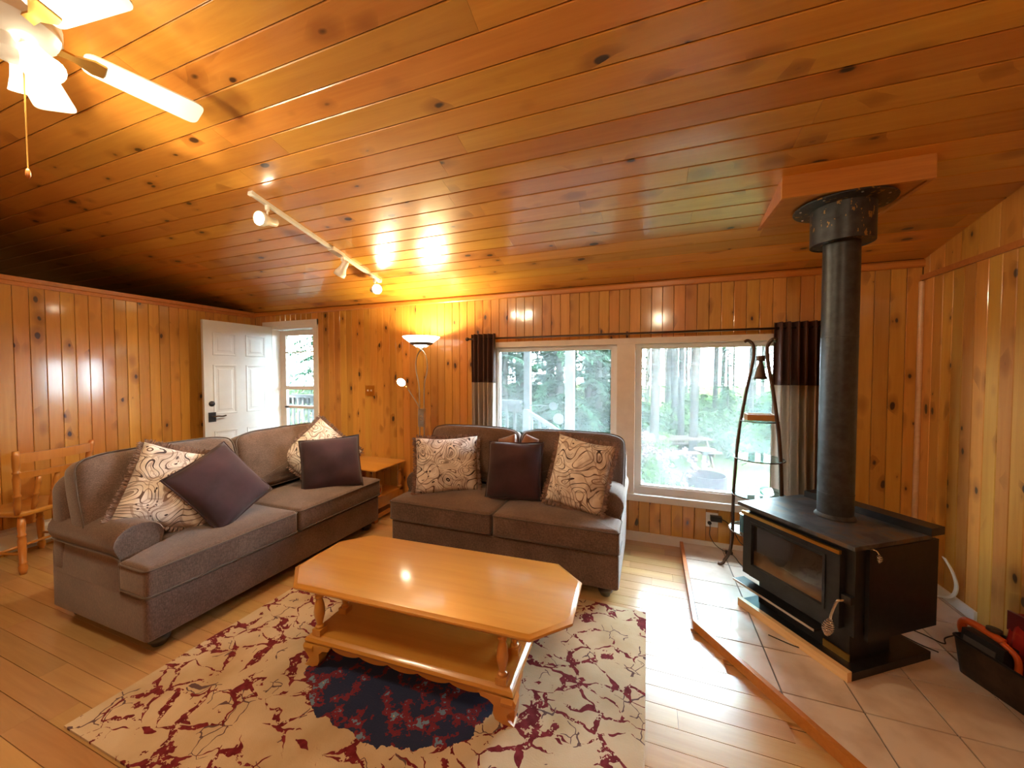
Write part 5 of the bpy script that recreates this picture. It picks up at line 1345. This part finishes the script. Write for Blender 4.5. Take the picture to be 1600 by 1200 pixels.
for i, (x, y, k, s) in enumerate(((3.1, 11.6, 1, 0.42), (4.0, 12.6, 0, 0.45), (5.2, 11.2, 1, 0.6), (2.6, 14.8, 0, 0.38), (6.6, 13.5, 2, 0.6), (-0.6, 15.6, 1, 0.5))):
    conifer(x, y, k, s, i * 2.1, lab, grp)
def trunk_mesh(seed):
    rng = random.Random(seed); bm = bmesh.new(); H = 20
    b = rng.uniform(-0.5, 0.5); pts = [(b*sin(z/H*2.2), 0.3*b*sin(z/H*3), z) for z in (-0.2, 2, 5, 9, 14, H)]
    tube(bm, pts, [0.15, 0.135, 0.125, 0.105, 0.08, 0.03], 9)
    t = mesh_of('trunk', bm, M['bark'], True); bm = bmesh.new()
    for k in range(9):
        z = rng.uniform(9.0, 19.5); leaf_cloud(bm, (rng.uniform(-1.1, 1.1), rng.uniform(-1.1, 1.1), z), 0.6, 0.6, 0.35, 26, 0.16, rng)
    for k in range(9):      # bare lower twigs
        z = rng.uniform(2.0, 8); a = rng.uniform(0, 6.28); L = rng.uniform(0.4, 1.1); tube(bm, [(0, 0, z), (L*cos(a), L*sin(a), z + rng.uniform(-0.2, 0.3))], 0.012, 4)
    return t, mesh_of('crown', bm, M['needles'])
TR = [trunk_mesh(s) for s in range(5)]
rng = random.Random(21); pos = []
fixed = [(0.15, 11.0), (1.02, 13.3), (1.25, 12.25), (2.25, 15.2), (3.6, 16.0), (0.72, 16.5), (-0.85, 10.4), (-0.55, 12.2), (2.85, 17.5), (1.75, 18.0)]
for p in fixed: pos.append(p)
tries = 0
while len(pos) < 95 and tries < 6000:
    tries += 1
    y = rng.uniform(14, 40); x = rng.uniform(-0.75 * y - 3, 0.62 * y + 2)
    if all((x-a)**2 + (y-b)**2 > 0.9 for a, b in pos): pos.append((x, y))
for i, (x, y) in enumerate(pos):
    t = thing('pine_tree', 'tall slender grey pine trunk in the forest beyond the lawn', 'tree', (x, y, GZ), rng.uniform(0, 6.28), 'slender forest pines'); s = rng.uniform(0.5, 0.9); t.scale = (s, s, rng.uniform(0.9, 1.1))
    special = {0: 'grey pine trunk rising just behind the flowering bush', 1: 'pine trunk right behind the picnic table', 2: 'pine trunk standing beside the picnic table bench', 6: 'pine trunk seen just past the white stair post'}
    if i in special: t['label'] = special[i]; del t['group']
    tm, cm_ = TR[i % 5]
    link(bpy.data.objects.new('trunk', tm), t); link(bpy.data.objects.new('crown', cm_), t)
def shrub_mesh(seed, m, n=420, s=0.10):
    rng = random.Random(seed); bm = bmesh.new()
    for k in range(9): leaf_cloud(bm, (rng.uniform(-0.5, 0.5), rng.uniform(-0.4, 0.4), rng.uniform(0.25, 0.95)), 0.42, 0.42, 0.34, n // 9, s, rng, 0, 1.0)
    for k in range(6): a = rng.uniform(0, 6.28); tube(bm, [(0, 0, -0.05), (0.4*cos(a), 0.4*sin(a), 0.9)], 0.015, 4)
    return mesh_of('foliage', bm, m)
SH = [shrub_mesh(1, M['leaves'], 900, 0.075), shrub_mesh(2, M['leaves'], 900, 0.085)]
rng = random.Random(4)
for i in range(46):
    y = rng.uniform(13.2, 22); x = rng.uniform(-0.45*y, 0.55*y)
    if abs(x - 0.85) < 1.3 and y < 13.6: continue
    t = thing('forest_shrub', 'leafy green undergrowth bush at the forest edge', 'shrub', (x, y, GZ), rng.uniform(0, 6.28), 'undergrowth along the forest edge'); s = rng.uniform(0.8, 1.7); t.scale = (s*1.2, s*1.2, s)
    link(bpy.data.objects.new('foliage', SH[i % 2]), t)
def flower_bush(label, x, y, s, seed):
    rng = random.Random(seed); t = thing('flowering_bush', label, 'bush', (x, y, GZ)); t.scale = (s, s, s)
    link(bpy.data.objects.new('foliage', shrub_mesh(seed, M['leaves'], 700, 0.07)), t)
    for k in range(26):
        bm = bmesh.new(); a = rng.uniform(0, 6.28); r = rng.uniform(0.2, 0.85); z = 0.35 + rng.uniform(0, 0.95)
        leaf_cloud(bm, (r*cos(a), r*sin(a)*0.9, z), 0.09, 0.09, 0.10, 46, 0.035, rng); obj('blossom', bm, M['blossom'], t)
flower_bush('pink and white flowering bush just outside the window', 0.25, 7.4, 1.0, 31)
flower_bush('taller flowering bush next to the picnic table', -0.15, 9.2, 1.0, 32)
